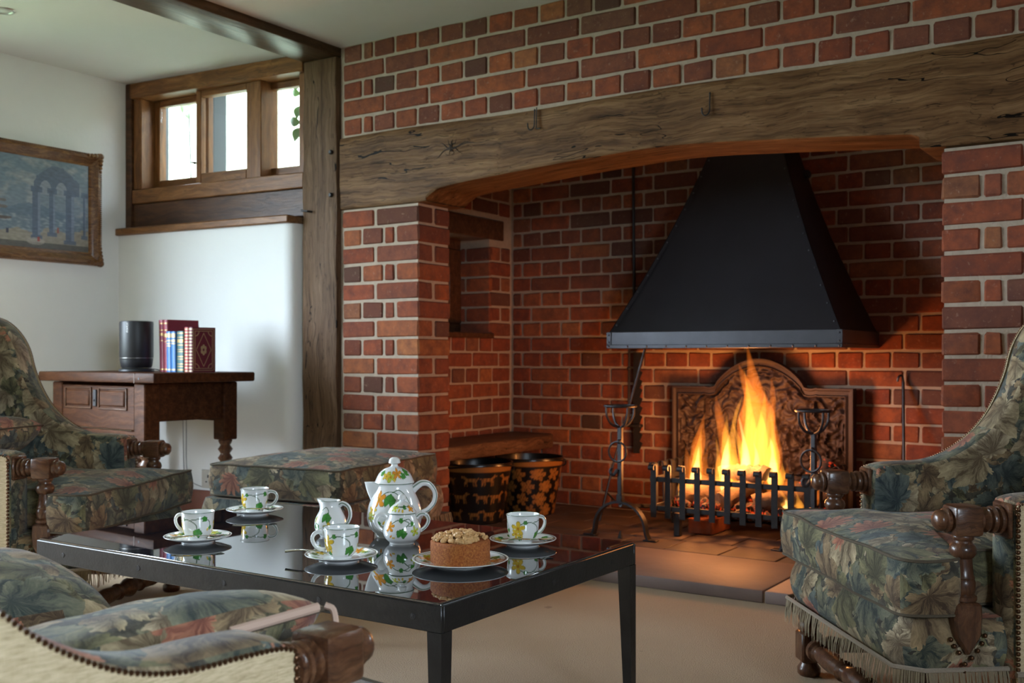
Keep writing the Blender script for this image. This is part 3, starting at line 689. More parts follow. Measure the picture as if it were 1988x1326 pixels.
# ---- cast iron fireback with foliage in relief
def fireback():
    x0, x1, zb = 1.026, 1.885, 0.05; xc = (x0 + x1) / 2; nx, nz = 170, 150; V, F = [], []
    def ztop(x):
        d = abs(x - xc)
        if d < 0.21: return 0.672 + 0.128 * math.cos(d / 0.21 * PI / 2) ** 0.7
        if d < 0.27: return 0.672 - 0.006 * math.sin((d - 0.21) / 0.06 * PI)
        return 0.668
    for j in range(nz + 1):
        for i in range(nx + 1):
            x = x0 + (x1 - x0) * i / nx; zt = ztop(x); z = zb + (zt - zb) * j / nz
            e = min(x - x0, x1 - x, zt - z)
            h = 0.028 if e < 0.012 else (0.020 if e < 0.03 else (0.028 if e < 0.038 else 0.0))
            if e >= 0.038:
                p = Vector(((abs(x - xc)) * 17, z * 17, 0)); q = p + 0.9 * Vector(mnoise.noise_vector(p * 0.8))
                r1 = 1 - abs(mnoise.noise(q)) * 3.2; r2 = 1 - abs(mnoise.noise(q * 1.9 + Vector((5, 3, 1)))) * 2.6
                sw = math.sin(10 * mnoise.noise(p * 0.55) * 2)
                h = 0.020 * max(0, r1) + 0.010 * max(0, r2) + 0.003 * sw
                # central vase medallion
                d = math.hypot((x - xc) / 0.085, (z - 0.42) / 0.13)
                if d < 1: h = 0.012 + 0.018 * math.sqrt(1 - d * d) + 0.004 * math.sin(x * 160)
                for cx_, cz_, cr in ((xc - 0.17, 0.56, 0.06), (xc + 0.17, 0.56, 0.06), (xc, 0.66, 0.065), (xc - 0.24, 0.36, 0.06), (xc + 0.24, 0.36, 0.06)):
                    d = math.hypot(x - cx_, z - cz_)
                    if d < cr:
                        a = math.atan2(z - cz_, x - cx_); h = 0.010 + 0.016 * abs(math.cos(3 * a + d * 60)) * (1 - d / cr) ** 0.4
            V.append((x, 1.235 - h, z))
    w = nx + 1
    for j in range(nz):
        for i in range(nx): F.append((j * w + i, j * w + i + 1, (j + 1) * w + i + 1, (j + 1) * w + i))
    n = len(V)
    edge = [i for i in range(w)] + [j * w + nx for j in range(1, nz + 1)] + [nz * w + i for i in range(nx - 1, -1, -1)] + [j * w for j in range(nz - 1, 0, -1)]
    for i in edge: V.append((V[i][0], 1.262, V[i][2]))
    m = len(edge)
    for k in range(m): F.append((edge[k], n + k, n + (k + 1) % m, edge[(k + 1) % m]))
    F.append(tuple(n + k for k in range(m)))
    return V, F
tag(obj('fireback', fireback(), 'cast_iron_rust', angle=60), 'rusty cast iron fireback with an arched top and leafy relief', 'fireback')

# ---- basket grate
gx0, gx1, gy0, gy1 = 1.185, 1.855, 0.68, 1.12
gr = thing('fire_grate', 'black iron basket grate with rolled upright bars holding the fire', 'grate', ((gx0 + gx1) / 2, gy0, 0.042))
def gl(s): return xf(s, T(-(gx0 + gx1) / 2, -gy0, -0.042))
def bar(x, y, top, bot, dx, dy):
    # flat upright whose head rolls outwards along (dx,dy)
    w = 0.0130; P = [(0, bot), (0, top - 0.012)] + [(0.014 - 0.014 * math.cos(a), top - 0.012 + 0.014 * math.sin(a)) for a in np.linspace(0.3, PI * 1.25, 8)]
    V, F = [], []
    px, py = (-dy, dx)
    for o, z in P:
        for s1, s2 in ((-1, -1), (1, -1), (1, 1), (-1, 1)): V.append((x + dx * (o + 0.003 * s2) + px * w * s1, y + dy * (o + 0.003 * s2) + py * w * s1, z))
    for i in range(len(P) - 1):
        for k in range(4): F.append((4 * i + k, 4 * i + (k + 1) % 4, 4 * i + 4 + (k + 1) % 4, 4 * i + 4 + k))
    F += [(0, 1, 2, 3), tuple(4 * (len(P) - 1) + k for k in range(4))]
    return V, F
for k in range(11): obj('upright_bar', gl(bar(gx0 + (gx1 - gx0) * k / 10, gy0, 0.345, 0.118, 0, -1)), 'black_iron', gr)
for s, x in ((-1, gx0 - 0.012), (1, gx1 + 0.012)):
    for k in range(5): obj('side_bar', gl(bar(x, gy0 + 0.05 + 0.085 * k, 0.348, 0.13, s, 0)), 'black_iron', gr)
for z in (0.282, 0.158): obj('front_rail', gl(box(gx0 - 0.02, gx1 + 0.02, gy0 + 0.003, gy0 + 0.011, z - 0.011, z + 0.011, 0.002)), 'black_iron', gr)
for x in (gx0 - 0.008, gx1 + 0.008): obj('side_rail', gl(cat(box(x - 0.004, x + 0.004, gy0, gy1, 0.150, 0.172, 0.002), box(x - 0.004, x + 0.004, gy0, gy1, 0.27, 0.292, 0.002))), 'black_iron', gr)
for k in range(9): obj('floor_bar', gl(box(gx0 + 0.06 + k * 0.075, gx0 + 0.075 + k * 0.075, gy0 + 0.012, gy1, 0.140, 0.152, 0.002)), 'black_iron', gr)
for x in (gx0 + 0.10, gx1 - 0.10):
    for y in (gy0 + 0.03, gy1 - 0.04): obj('leg', gl(box(x - 0.014, x + 0.014, y - 0.014, y + 0.014, 0.042, 0.142, 0.003)), 'black_iron', gr)
fb = tag(link('fire_brick', brick_mesh(0.11, 0.22, 1)), 'single orange firebrick lying on its side under the grate', 'brick'); fb.location = (1.345, 0.80, 0.042 + 0.034)

# ---- logs, coals, flames
def log(label, p0, p1, r, seed, mat='log_bark', group=None):
    a, b_ = Vector(p0), Vector(p1); n = 14
    s = tube([tuple(a.lerp(b_, k / n) + Vector((0, 0, 0.004 * math.sin(3 * k + seed)))) for k in range(n + 1)], lambda t: r * (0.96 + 0.06 * math.sin(5 * t + seed)), 12)
    s = chaos(s, r * 0.22, 28, seed)
    return tag(obj('log', s, mat), label, 'log')
log('thick grey log lying across the left of the grate', (1.24, 0.80, 0.205), (1.50, 0.98, 0.245), 0.045, 1)
log('long charred log resting along the back of the grate', (1.24, 1.04, 0.215), (1.86, 1.02, 0.225), 0.052, 2)
log('split log leaning across the middle of the grate', (1.46, 0.76, 0.195), (1.60, 1.05, 0.31), 0.042, 3)
log('pale split log at the right of the grate', (1.60, 0.78, 0.20), (1.86, 0.90, 0.225), 0.042, 4)
log('charred stump of wood glowing at the far right of the fire', (1.74, 0.92, 0.22), (1.84, 1.02, 0.36), 0.045, 5, 'ember')
log('short log laid on top near the middle of the fire', (1.40, 0.92, 0.30), (1.62, 0.88, 0.315), 0.036, 6)
em = []
for k in range(170):
    r = random.uniform(0.010, 0.024); em.append(chaos(ball(r, 7, 5, (random.uniform(gx0 + 0.03, gx1 - 0.03), random.uniform(gy0 + 0.03, gy1 - 0.05), random.uniform(0.158, 0.185))), r * 0.5, 60, k))
tag(obj('embers', cat(*em), 'ember', angle=20), 'bed of dark coals and red glowing embers in the grate', 'embers', kind='stuff')
def tongue(base, tip, r, sway, seed, flat=0.6, n=26, seg=14):
    a, b_ = Vector(base), Vector(tip); V, F = [], []
    for i in range(n + 1):
        t = i / n; c = a.lerp(b_, t) + Vector((sway * math.sin(2.6 * t + seed) * t, 0.3 * sway * math.sin(3 * t + seed * 2) * t, 0))
        rr = r * (min(1, (t + 0.02) / 0.22) ** 0.6) * (1 - t) ** 0.85 * (1 + 0.22 * math.sin(9 * t + seed * 3)) + 0.0008
        for k in range(seg):
            th = 2 * PI * k / seg; e = 1 + 0.32 * mnoise.noise(Vector((math.cos(th) * 1.3 + seed, math.sin(th) * 1.3, t * 5)))
            V.append((c.x + rr * e * math.cos(th), c.y + rr * flat * e * math.sin(th), c.z))
    for i in range(n):
        for k in range(seg): F.append((i * seg + k, i * seg + (k + 1) % seg, (i + 1) * seg + (k + 1) % seg, (i + 1) * seg + k))
    F.append(tuple(range(seg))[::-1]); F.append(tuple(n * seg + k for k in range(seg)))
    return V, F
fire = thing('fire', 'bright yellow and orange flames leaping from the log fire', 'fire', (1.5, 0.90, 0.24))
def fl(lst, mat):
    for base, tip, r, sway, seed in lst: obj('flame', xf(tongue(base, tip, r, sway, seed), T(-1.5, -0.90, -0.24)), mat, fire, angle=80)
fl([((1.53, 0.92, 0.24), (1.535, 0.93, 0.87), 0.105, 0.05, 1.0), ((1.44, 0.90, 0.23), (1.415, 0.90, 0.64), 0.060, 0.04, 2.2), ((1.62, 0.92, 0.23), (1.645, 0.93, 0.64), 0.062, 0.03, 3.1),
    ((1.545, 0.94, 0.30), (1.50, 0.94, 0.78), 0.085, -0.06, 4.4), ((1.30, 0.86, 0.22), (1.318, 0.87, 0.57), 0.055, 0.02, 5.0), ((1.27, 0.84, 0.20), (1.255, 0.84, 0.42), 0.035, 0.02, 0.3), ((1.33, 0.86, 0.2), (1.35, 0.86, 0.43), 0.035, -0.02, 1.3),
    ((1.71, 0.86, 0.21), (1.72, 0.86, 0.36), 0.035, 0.01, 2.7), ((1.84, 0.84, 0.20), (1.835, 0.84, 0.37), 0.022, 0.01, 1.9), ((1.60, 0.90, 0.3), (1.585, 0.92, 0.72), 0.05, 0.05, 6.1)], 'flame_orange')
fl([((1.495, 0.91, 0.24), (1.535, 0.92, 0.76), 0.038, 0.05, 1.2), ((1.54, 0.93, 0.26), (1.555, 0.93, 0.68), 0.036, -0.05, 2.9), ((1.575, 0.91, 0.26), (1.56, 0.92, 0.60), 0.032, 0.04, 0.4), ((1.46, 0.89, 0.24), (1.49, 0.90, 0.64), 0.034, 0.05, 4.0), ((1.52, 0.88, 0.26), (1.50, 0.89, 0.54), 0.03, -0.04, 5.3),
    ((1.425, 0.88, 0.22), (1.455, 0.90, 0.56), 0.042, 0.03, 2.6), ((1.40, 0.87, 0.22), (1.405, 0.88, 0.46), 0.026, 0.02, 1.6), ((1.625, 0.91, 0.24), (1.61, 0.92, 0.57), 0.038, -0.03, 3.5), ((1.65, 0.90, 0.24), (1.655, 0.91, 0.47), 0.026, 0.03, 2.3),
    ((1.305, 0.85, 0.22), (1.312, 0.86, 0.50), 0.036, 0.015, 5.2), ((1.265, 0.80, 0.17), (1.255, 0.80, 0.31), 0.030, 0.01, 0.8), ((1.735, 0.80, 0.18), (1.72, 0.80, 0.26), 0.030, 0.02, 2.0), ((1.68, 0.84, 0.26), (1.70, 0.85, 0.37), 0.028, 0.01, 1.1), ((1.835, 0.80, 0.19), (1.83, 0.80, 0.30), 0.016, 0.01, 1.4), ((1.79, 0.78, 0.18), (1.785, 0.78, 0.26), 0.02, 0.01, 1.7)], 'flame_yellow')
fl([((1.425, 0.87, 0.22), (1.455, 0.89, 0.47), 0.032, 0.02, 2.9), ((1.505, 0.90, 0.26), (1.515, 0.91, 0.56), 0.024, 0.04, 1.7), ((1.63, 0.90, 0.25), (1.62, 0.91, 0.47), 0.026, -0.02, 3.9), ((1.545, 0.90, 0.27), (1.55, 0.91, 0.45), 0.018, 0.03, 0.7),
    ((1.305, 0.84, 0.22), (1.31, 0.85, 0.42), 0.030, 0.01, 5.6), ((1.27, 0.79, 0.17), (1.26, 0.79, 0.26), 0.024, 0.01, 0.9), ((1.74, 0.79, 0.18), (1.73, 0.79, 0.225), 0.022, 0.0, 2.1)], 'flame_core')
def firelamp(name, loc, e, rad):
    l = bpy.data.lights.new(name, 'POINT'); l.energy = e; l.color = (1.0, 0.36, 0.095); l.shadow_soft_size = rad
    o = bpy.data.objects.new(name, l); COL.objects.link(o); o.location = loc
firelamp('firelight_main', (1.52, 0.80, 0.43), 21, 0.07); firelamp('firelight_side', (1.31, 0.78, 0.34), 9, 0.05); firelamp('firelight_upper', (1.54, 0.86, 0.62), 3, 0.05)

# ---- fire dogs (andirons)
def andiron(label, x, y, rz, group):
    t = thing('andiron', label, 'andiron', (x, y, 0.042), rz, group)
    arch = [(-0.135, 0, 0.004)] + [(-0.125 * math.cos(a), 0, 0.15 * math.sin(a) ** 0.75 + 0.002) for a in np.linspace(0.10, PI - 0.10, 19)] + [(0.135, 0, 0.004)]
    V, F = [], []
    for i, p in enumerate(arch):
        a = Vector(arch[max(0, i - 1)]); b_ = Vector(arch[min(len(arch) - 1, i + 1)]); tn = (b_ - a).normalized(); n = Vector((-tn.z, 0, tn.x))
        for s1, s2 in ((-1, -1), (1, -1), (1, 1), (-1, 1)): V.append(tuple(Vector(p) + Vector((0, 0.015 * s1, 0)) + n * 0.005 * s2))
    for i in range(len(arch) - 1):
        for k in range(4): F.append((4 * i + k, 4 * i + (k + 1) % 4, 4 * i + 4 + (k + 1) % 4, 4 * i + 4 + k))
    F += [(0, 1, 2, 3), tuple(4 * (len(arch) - 1) + k for k in range(4))]
    obj('arched_foot', (V, F), 'wrought_iron', t)
    for s in (-1, 1): obj('foot_pad', box(s * 0.145 - 0.03, s * 0.145 + 0.03, -0.018, 0.018, 0.0, 0.006, 0.002), 'wrought_iron', t)
    obj('shaft', cat(box(-0.010, 0.010, -0.010, 0.010, 0.145, 0.47, 0.002), box(-0.014, 0.014, -0.014, 0.014, 0.155, 0.185, 0.003)), 'wrought_iron', t)
    obj('scroll_hook', tube(spline([(-0.008, -0.012, 0.29), (-0.020, -0.020, 0.268), (-0.032, -0.022, 0.27), (-0.036, -0.022, 0.285), (-0.03, -0.02, 0.295)], 5), 0.007, 6), 'wrought_iron', t)
    obj('ring', xf(torus(0.042, 0.0045, 28, 8), T(-0.004, -0.016, 0.365) @ RX(R(90))), 'wrought_iron', t)
    obj('ring_staple', ball(0.010, 10, 6, (0, -0.012, 0.408)), 'wrought_iron', t)
    obj('cup_rim', xf(torus(0.066, 0.0055, 30, 8), T(0, 0, 0.558)), 'wrought_iron', t)
    for k in range(4):
        a = R(45 + 90 * k + 12); c, s_ = math.cos(a), math.sin(a)
        obj('cup_rib', tube(spline([(0.066 * c, 0.066 * s_, 0.558), (0.062 * c, 0.062 * s_, 0.515), (0.040 * c, 0.040 * s_, 0.482), (0.006 * c, 0.006 * s_, 0.468)], 5), 0.0058, 6), 'wrought_iron', t)
    obj('log_bar', cat(tube([(0, 0.0, 0.140), (0, 0.08, 0.125), (0, 0.30, 0.10), (0, 0.50, 0.095)], 0.010, 6), box(-0.010, 0.010, 0.49, 0.51, 0.0, 0.10, 0.002), lathe([(0.012, 0.0), (0.003, 0.03)], 8)), 'wrought_iron', t)
    return t
andiron('wrought iron fire dog with cup top, in full view left of the grate', 1.100, 0.535, R(-2), 'pair of wrought iron fire dogs')
andiron('wrought iron fire dog with cup top, half hidden behind the right armchair', 1.905, 0.60, R(-8), 'pair of wrought iron fire dogs')

# ---- irons leaning and hanging by the fire
pk = thing('poker', 'thin iron poker leaning on the back wall right of the fireback', 'poker', (2.11, 1.16, 0.042))
obj('shaft', tube([(0.02, -0.08, 0.0), (-0.030, 0.115, 0.66)], 0.0065, 8), 'wrought_iron', pk); obj('hook_tip', tube(spline([(-0.030, 0.115, 0.66), (-0.034, 0.11, 0.685), (-0.045, 0.10, 0.68), (-0.05, 0.10, 0.66)], 5), 0.005, 6), 'wrought_iron', pk)
ff = thing('toasting_fork', 'long twisted iron fork leaning behind the left fire dog', 'fork', (0.80, 0.90, 0.042))
obj('shaft', tube([(0.0, 0.0, 0.0), (0.045, 0.06, 0.28), (0.135, 0.20, 0.80)], lambda s: 0.0065 + 0.0012 * math.sin(s * 160), 8), 'wrought_iron', ff)
obj('hanging_hook', tube(spline([(0.135, 0.20, 0.80), (0.142, 0.21, 0.835), (0.158, 0.215, 0.845), (0.17, 0.215, 0.82)], 5), 0.005, 6), 'wrought_iron', ff)
obj('tine', tube(spline([(0.02, 0.03, 0.13), (0.045, 0.03, 0.11), (0.07, 0.03, 0.09), (0.085, 0.03, 0.1)], 5), 0.005, 6), 'wrought_iron', ff)
ph = thing('pot_hanger', 'serrated iron ratchet pot hanger hung on the back wall beside the fireback', 'pot hanger', (0.815, 1.262, 0.33))
saw = [(-0.022, 0.0)] + [(-0.022, 0.50), (0.024, 0.50)]
for k in range(11): saw += [(0.026, 0.49 - k * 0.044), (0.010, 0.455 - k * 0.044)]
saw += [(0.012, 0.0)]
obj('toothed_blade', prism(saw, -0.004, 0.004, 'y'), 'black_iron', ph); obj('rod', tube([(-0.03, -0.03, 0.56), (-0.035, -0.03, 0.14)], 0.006, 8), 'black_iron', ph); obj('collar', ball(0.011, 10, 6, (-0.032, -0.03, 0.42)), 'black_iron', ph); obj('clasp', box(-0.045, 0.03, -0.032, 0.004, 0.13, 0.145, 0.003), 'black_iron', ph)
tag(obj('hanging_rod', tube([(0.788, 1.268, 2.0), (0.789, 1.268, 1.55), (0.793, 1.268, 1.05), (0.794, 1.268, 0.93)], 0.008, 8), 'black_iron'), 'thin black rod hanging down the back wall left of the hood', 'rod')

# ---- bench plank along the left wall, two painted buckets
def bench():
    pl = [(IX + 0.002, 0.225), (0.335, 0.225), (0.355, 0.42), (0.35, 0.70), (0.362, 0.95), (0.355, 1.17), (0.34, 1.24), (0.31, 1.283), (IX + 0.002, 1.283)]
    s = prism(pl, 0.338, 0.405, 'z', 0.010, 2); return chaos(s, 0.006, 9, 3)
tag(obj('bench_seat', bench(), 'bench_oak'), 'rough waney-edged oak bench plank fixed along the inglenook side wall', 'bench')
def painted_lathe(prof, seg, fn):
    V, F = lathe(prof, seg, False); n = len(prof); col = np.zeros((len(V), 4)); col[:, 3] = 1
    arc = [0.0]
    for i in range(1, n): arc.append(arc[-1] + math.hypot(prof[i][0] - prof[i - 1][0], prof[i][1] - prof[i - 1][1]))
    th = np.tile(np.arange(seg) * 2 * PI / seg, n); ii = np.repeat(np.arange(n), seg)
    r = np.array([p[0] for p in prof])[ii]; z = np.array([p[1] for p in prof])[ii]
    col[:, :3] = fn(th, r, z, np.array(arc)[ii], ii)
    return (V, F), col
def set_col(me, col):
    at = me.color_attributes.new('Col', 'FLOAT_COLOR', 'POINT'); at.data.foreach_set('color', np.asarray(col, np.float32).ravel())
def blend(c, m, col): return c * (1 - m[:, None]) + m[:, None] * np.array(col)[None]
def sstep(x, a, b_): t = np.clip((x - a) / (b_ - a), 0, 1); return t * t * (3 - 2 * t)
def wrap(d): return (d + PI) % (2 * PI) - PI
def capsule(u, v, x0, y0, x1, y1, r0, r1):
    dx, dy = x1 - x0, y1 - y0; L = dx * dx + dy * dy + 1e-12; t = np.clip(((u - x0) * dx + (v - y0) * dy) / L, 0, 1)
    return np.hypot(u - x0 - t * dx, v - y0 - t * dy) < (r0 + (r1 - r0) * t)
def bucket(label, x, y, rz, motif, group):
    t = thing('coal_bucket', label, 'bucket', (x, y, 0.0415), rz, group); H = 0.275
    prof = [(0.001, 0.0), (0.118, 0.0), (0.122, 0.004)] + [(0.122 + 0.043 * k / 50, 0.004 + (H - 0.008) * k / 50) for k in range(1, 51)] + [(0.170, H), (0.170, H + 0.004), (0.163, H + 0.004), (0.160, H - 0.01), (0.119, 0.012), (0.001, 0.012)]
    gold = (0.36, 0.15, 0.032)
    def fn(th, r, z, arc, ii):
        c = np.tile(np.array([[0.005, 0.005, 0.005]]), (len(th), 1)); outer = (ii > 1) & (ii < 53)
        c = blend(c, (outer & (z > H - 0.035) & (z < H - 0.008)).astype(float) * 0.75, gold)
        rnd = random.Random(5)
        for a0, z0, sz, fl in motif_list(motif, rnd):
            u = wrap(th - a0) * 0.145 / sz * fl; v = (z - z0) / sz; m = np.zeros(len(th), bool)
            if motif == 'dogs':
                for q in ((-.5, 0, .45, .05, .2, .17), (.45, .08, .72, .42, .15, .13), (.72, .45, 1.0, .36, .13, .06), (-.5, 0, -.62, -.62, .12, .06), (-.25, -.05, -.34, -.62, .1, .05), (.42, 0, .40, -.62, .1, .05), (.55, 0, .66, -.6, .09, .05), (-.6, .08, -1.0, .3, .06, .03)): m |= capsule(u, v, *q)
            elif motif == 'lying':
                pass
            else:
                rr = np.hypot(u, v); tt = np.arctan2(v, u); m = rr < 0.55 + 0.40 * np.abs(np.cos(2.5 * tt)) - 0.05 * np.cos(15 * tt)
                m &= ~(np.abs(np.sin(2.5 * tt)) > 0.985)
            nz = 0.65 + 0.35 * np.sin(u * 17 + v * 23) * np.sin(v * 31)
            c = blend(c, (m & outer & (z < H - 0.045)).astype(float) * np.clip(nz, .35, 1), gold)
        return c
    s, col = painted_lathe(prof, 240, fn); b_ = obj('body', s, 'painted_tole', t, angle=35); set_col(b_.data, col)
    for sg in (-1, 1): obj('handle_lug', cat(xf(torus(0.016, 0.004, 16, 6), T(0, sg * 0.172, H - 0.03) @ RX(R(90)) @ RY(R(90))), box(-0.014, 0.014, sg * 0.168 - 0.004, sg * 0.168 + 0.004, H - 0.03, H - 0.005, 0.002)), 'bucket_black', t)
    hd = [(0.0 + 0.0 * k, 0.172 * math.cos(a), H - 0.03 + 0.02 * math.sin(a)) for k, a in enumerate(np.linspace(0, PI, 18))]
    obj('bail_handle', tube([(0.178 * math.sin(a) * 0.97, 0.174 * math.cos(a), H - 0.025 + 0.022 * math.sin(a)) for a in np.linspace(0, PI, 22)], 0.004, 6), 'bucket_black', t)
    return t
def motif_list(m, rnd):
    if m == 'dogs': return [(a, z, 0.040 + rnd.uniform(-.004, .006), rnd.choice((-1, 1))) for z, o in ((0.205, 0), (0.125, 0.35), (0.045, 0.1)) for a in np.arange(0, 6.2, 0.72) + o]
    return [(a, z, 0.034 + rnd.uniform(-.006, .006), 1) for z, o in ((0.205, 0), (0.145, 0.3), (0.085, 0.1), (0.03, 0.4)) for a in np.arange(0, 6.2, 0.56) + o]
bucket('black tin coal bucket painted with gold dogs, nearer of the two buckets', 0.325, 0.575, R(-35), 'dogs', 'painted coal buckets under the bench')
bucket('black tin coal bucket painted with gold leaves, farther of the two buckets', 0.395, 0.925, R(-40), 'leaves', 'painted coal buckets under the bench')

# ================================================================== ARMCHAIRS, OTTOMAN, COFFEE TABLE
def round_poly(pts, r, n=5):
    out = []; m = len(pts)
    for i in range(m):
        p, a, b_ = Vector(pts[i]), Vector(pts[i - 1]), Vector(pts[(i + 1) % m]); rr = min(r, (a - p).length * 0.45, (b_ - p).length * 0.45)
        p0 = p + (a - p).normalized() * rr; p1 = p + (b_ - p).normalized() * rr
        for k in range(n + 1):
            t = k / n; out.append(tuple(p0 * (1 - t) ** 2 + p * 2 * t * (1 - t) + p1 * t * t))
    return out
def resample(pts, step):
    P = [Vector(p) for p in pts]; P.append(P[0]); out = []
    for a, b_ in zip(P[:-1], P[1:]):
        n = max(1, int(round((b_ - a).length / step)))
        for k in range(n): out.append(tuple(a.lerp(b_, k / n)))
    return out
def cushion(outline, c, z0, z1, crown=0.02, bulge=0.012, lump=0.004, seed=0, rings=7):
    """soft slab over a plan outline that is star-shaped about c; returns the slab and its two seam loops"""
    o = resample(outline, 0.022); n = len(o); cx_, cy_ = c; V, F = [], []; L = []
    def ring(sc, z, push=0.0):
        idx = len(V)
        for x, y in o:
            d = Vector((x - cx_, y - cy_)); q = d * sc + (d.normalized() * push)
            zz = z + lump * mnoise.noise(Vector((cx_ + q.x, cy_ + q.y, z)) * 9 + Vector((seed, 0, 0)))
            V.append((cx_ + q.x, cy_ + q.y, zz))
        L.append(idx)
    h = z1 - z0
    for k in range(rings, 0, -1): ring(1 - (k / rings), z0 - 0.3 * crown * (1 - (1 - k / rings) ** 2)) if k < rings else ring(0.02, z0 - 0.3 * crown)
    for t in (0.0, 0.12, 0.3, 0.5, 0.7, 0.88, 1.0): ring(1.0, z0 + h * t, bulge * math.sin(PI * t))
    for k in range(1, rings + 1):
        s = 1 - k / rings; ring(max(s, 0.02), z1 + crown * (1 - s ** 2.2))
    for a, b_ in zip(L[:-1], L[1:]):
        for k in range(n): F.append((a + k, a + (k + 1) % n, b_ + (k + 1) % n, b_ + k))
    F.append(tuple(range(n))[::-1]); F.append(tuple(L[-1] + k for k in range(n)))
    seams = [[V[L[rings] + k] for k in range(n)], [V[L[rings + 6] + k] for k in range(n)]]
    return (V, F), seams
def seam_tube(loop, r=0.0042): return tube(loop + [loop[0]], r, 6, cap=False)
def turned(prof, seg=18): return lathe(prof, seg)
def fringe_strip(path, z, drop, seed):
    """a braid heading with hanging cut threads along an open plan path"""
    V, F = [], []; rnd = random.Random(seed)
    P = [Vector((x, y, 0)) for x, y in path]
    for a, b_ in zip(P[:-1], P[1:]):
        L = (b_ - a).length; n = max(2, int(L / 0.0042)); t = (b_ - a).normalized(); nn = Vector((t.y, -t.x, 0))
        for k in range(n):
            p = a + t * (L * k / n); j = nn * rnd.uniform(0.001, 0.009); w = 0.0036; d = drop * rnd.uniform(0.82, 1.05); l = t * rnd.uniform(-0.004, 0.004)
            i = len(V); q0, q1 = p + j * 0.3, p + t * w + j * 0.3
            V += [(q0.x, q0.y, z), (q1.x, q1.y, z)]; m0, m1 = q0 + j, q1 + j
            V += [(m1.x, m1.y, z - d * 0.55), (m0.x, m0.y, z - d * 0.55)]; e = p + j * 1.3 + l + t * w / 2
            V += [(e.x + t.x * .0012, e.y + t.y * .0012, z - d), (e.x - t.x * .0012, e.y - t.y * .0012, z - d)]
            F += [(i, i + 1, i + 2, i + 3), (i + 3, i + 2, i + 4, i + 5)]
    return V, F
PW, LAT = 0.320, 0.335       # post line, panel line
PROF = [(-0.078, 0.175), (-0.078, 0.30), (-0.078, 0.42), (-0.081, 0.510), (-0.096, 0.532), (-0.15, 0.538), (-0.22, 0.541), (-0.28, 0.555), (-0.330, 0.580), (-0.370, 0.608), (-0.41, 0.648), (-0.444, 0.70), (-0.475, 0.77), (-0.497, 0.845),
        (-0.535, 0.905), (-0.59, 0.948), (-0.66, 0.966), (-0.735, 0.968)]
def side_panel(s, y_in, y_out, rad):
    """arm and wing in one: the profile swept sideways with a rolled edge"""
    top = spline(PROF, 4); back = [(-0.72, 0.80), (-0.66, 0.50), (-0.61, 0.175)]; loop = top + back; n = len(loop)
    cxy = Vector((-0.40, 0.42)); V, F = [], []
    secs = [(y_in, rad, 0), (y_in + (y_out - y_in) * 0.08, rad * 0.35, 0), (y_in + (y_out - y_in) * 0.3, 0, 0), (y_in + (y_out - y_in) * 0.7, 0, 0), (y_in + (y_out - y_in) * 0.92, rad * 0.35, 0), (y_out, rad, 0)]
    for y, ins, _ in secs:
        for i, p in enumerate(loop):
            a, b_ = Vector(loop[i - 1]), Vector(loop[(i + 1) % n]); t = (b_ - a).normalized(); nr = Vector((-t.y, t.x))
            q = Vector(p) - nr * (-ins if False else ins) * (1 if nr.dot(Vector(p) - cxy) > 0 else -1)
            V.append((q.x, s * y, q.y))
    for j in range(len(secs) - 1):
        for i in range(n): F.append((j * n + i, j * n + (i + 1) % n, (j + 1) * n + (i + 1) % n, (j + 1) * n + i))
    # fill both faces as strips from the outline to a medial spine so the shape stays true
    bm = bmesh.new(); vv = [bm.verts.new(v) for v in V]; bm.verts.ensure_lookup_table()
    for f in F: bm.faces.new([vv[i] for i in f])
    for j in (0, len(secs) - 1):
        es = []
        for i in range(n):
            a, b_ = vv[j * n + i], vv[j * n + (i + 1) % n]; e = bm.edges.get((a, b_)); es.append(e)
        bmesh.ops.triangle_fill(bm, edges=es, use_beauty=True)
    bmesh.ops.recalc_face_normals(bm, faces=bm.faces[:])
    return bm_out(bm)
STUD = None
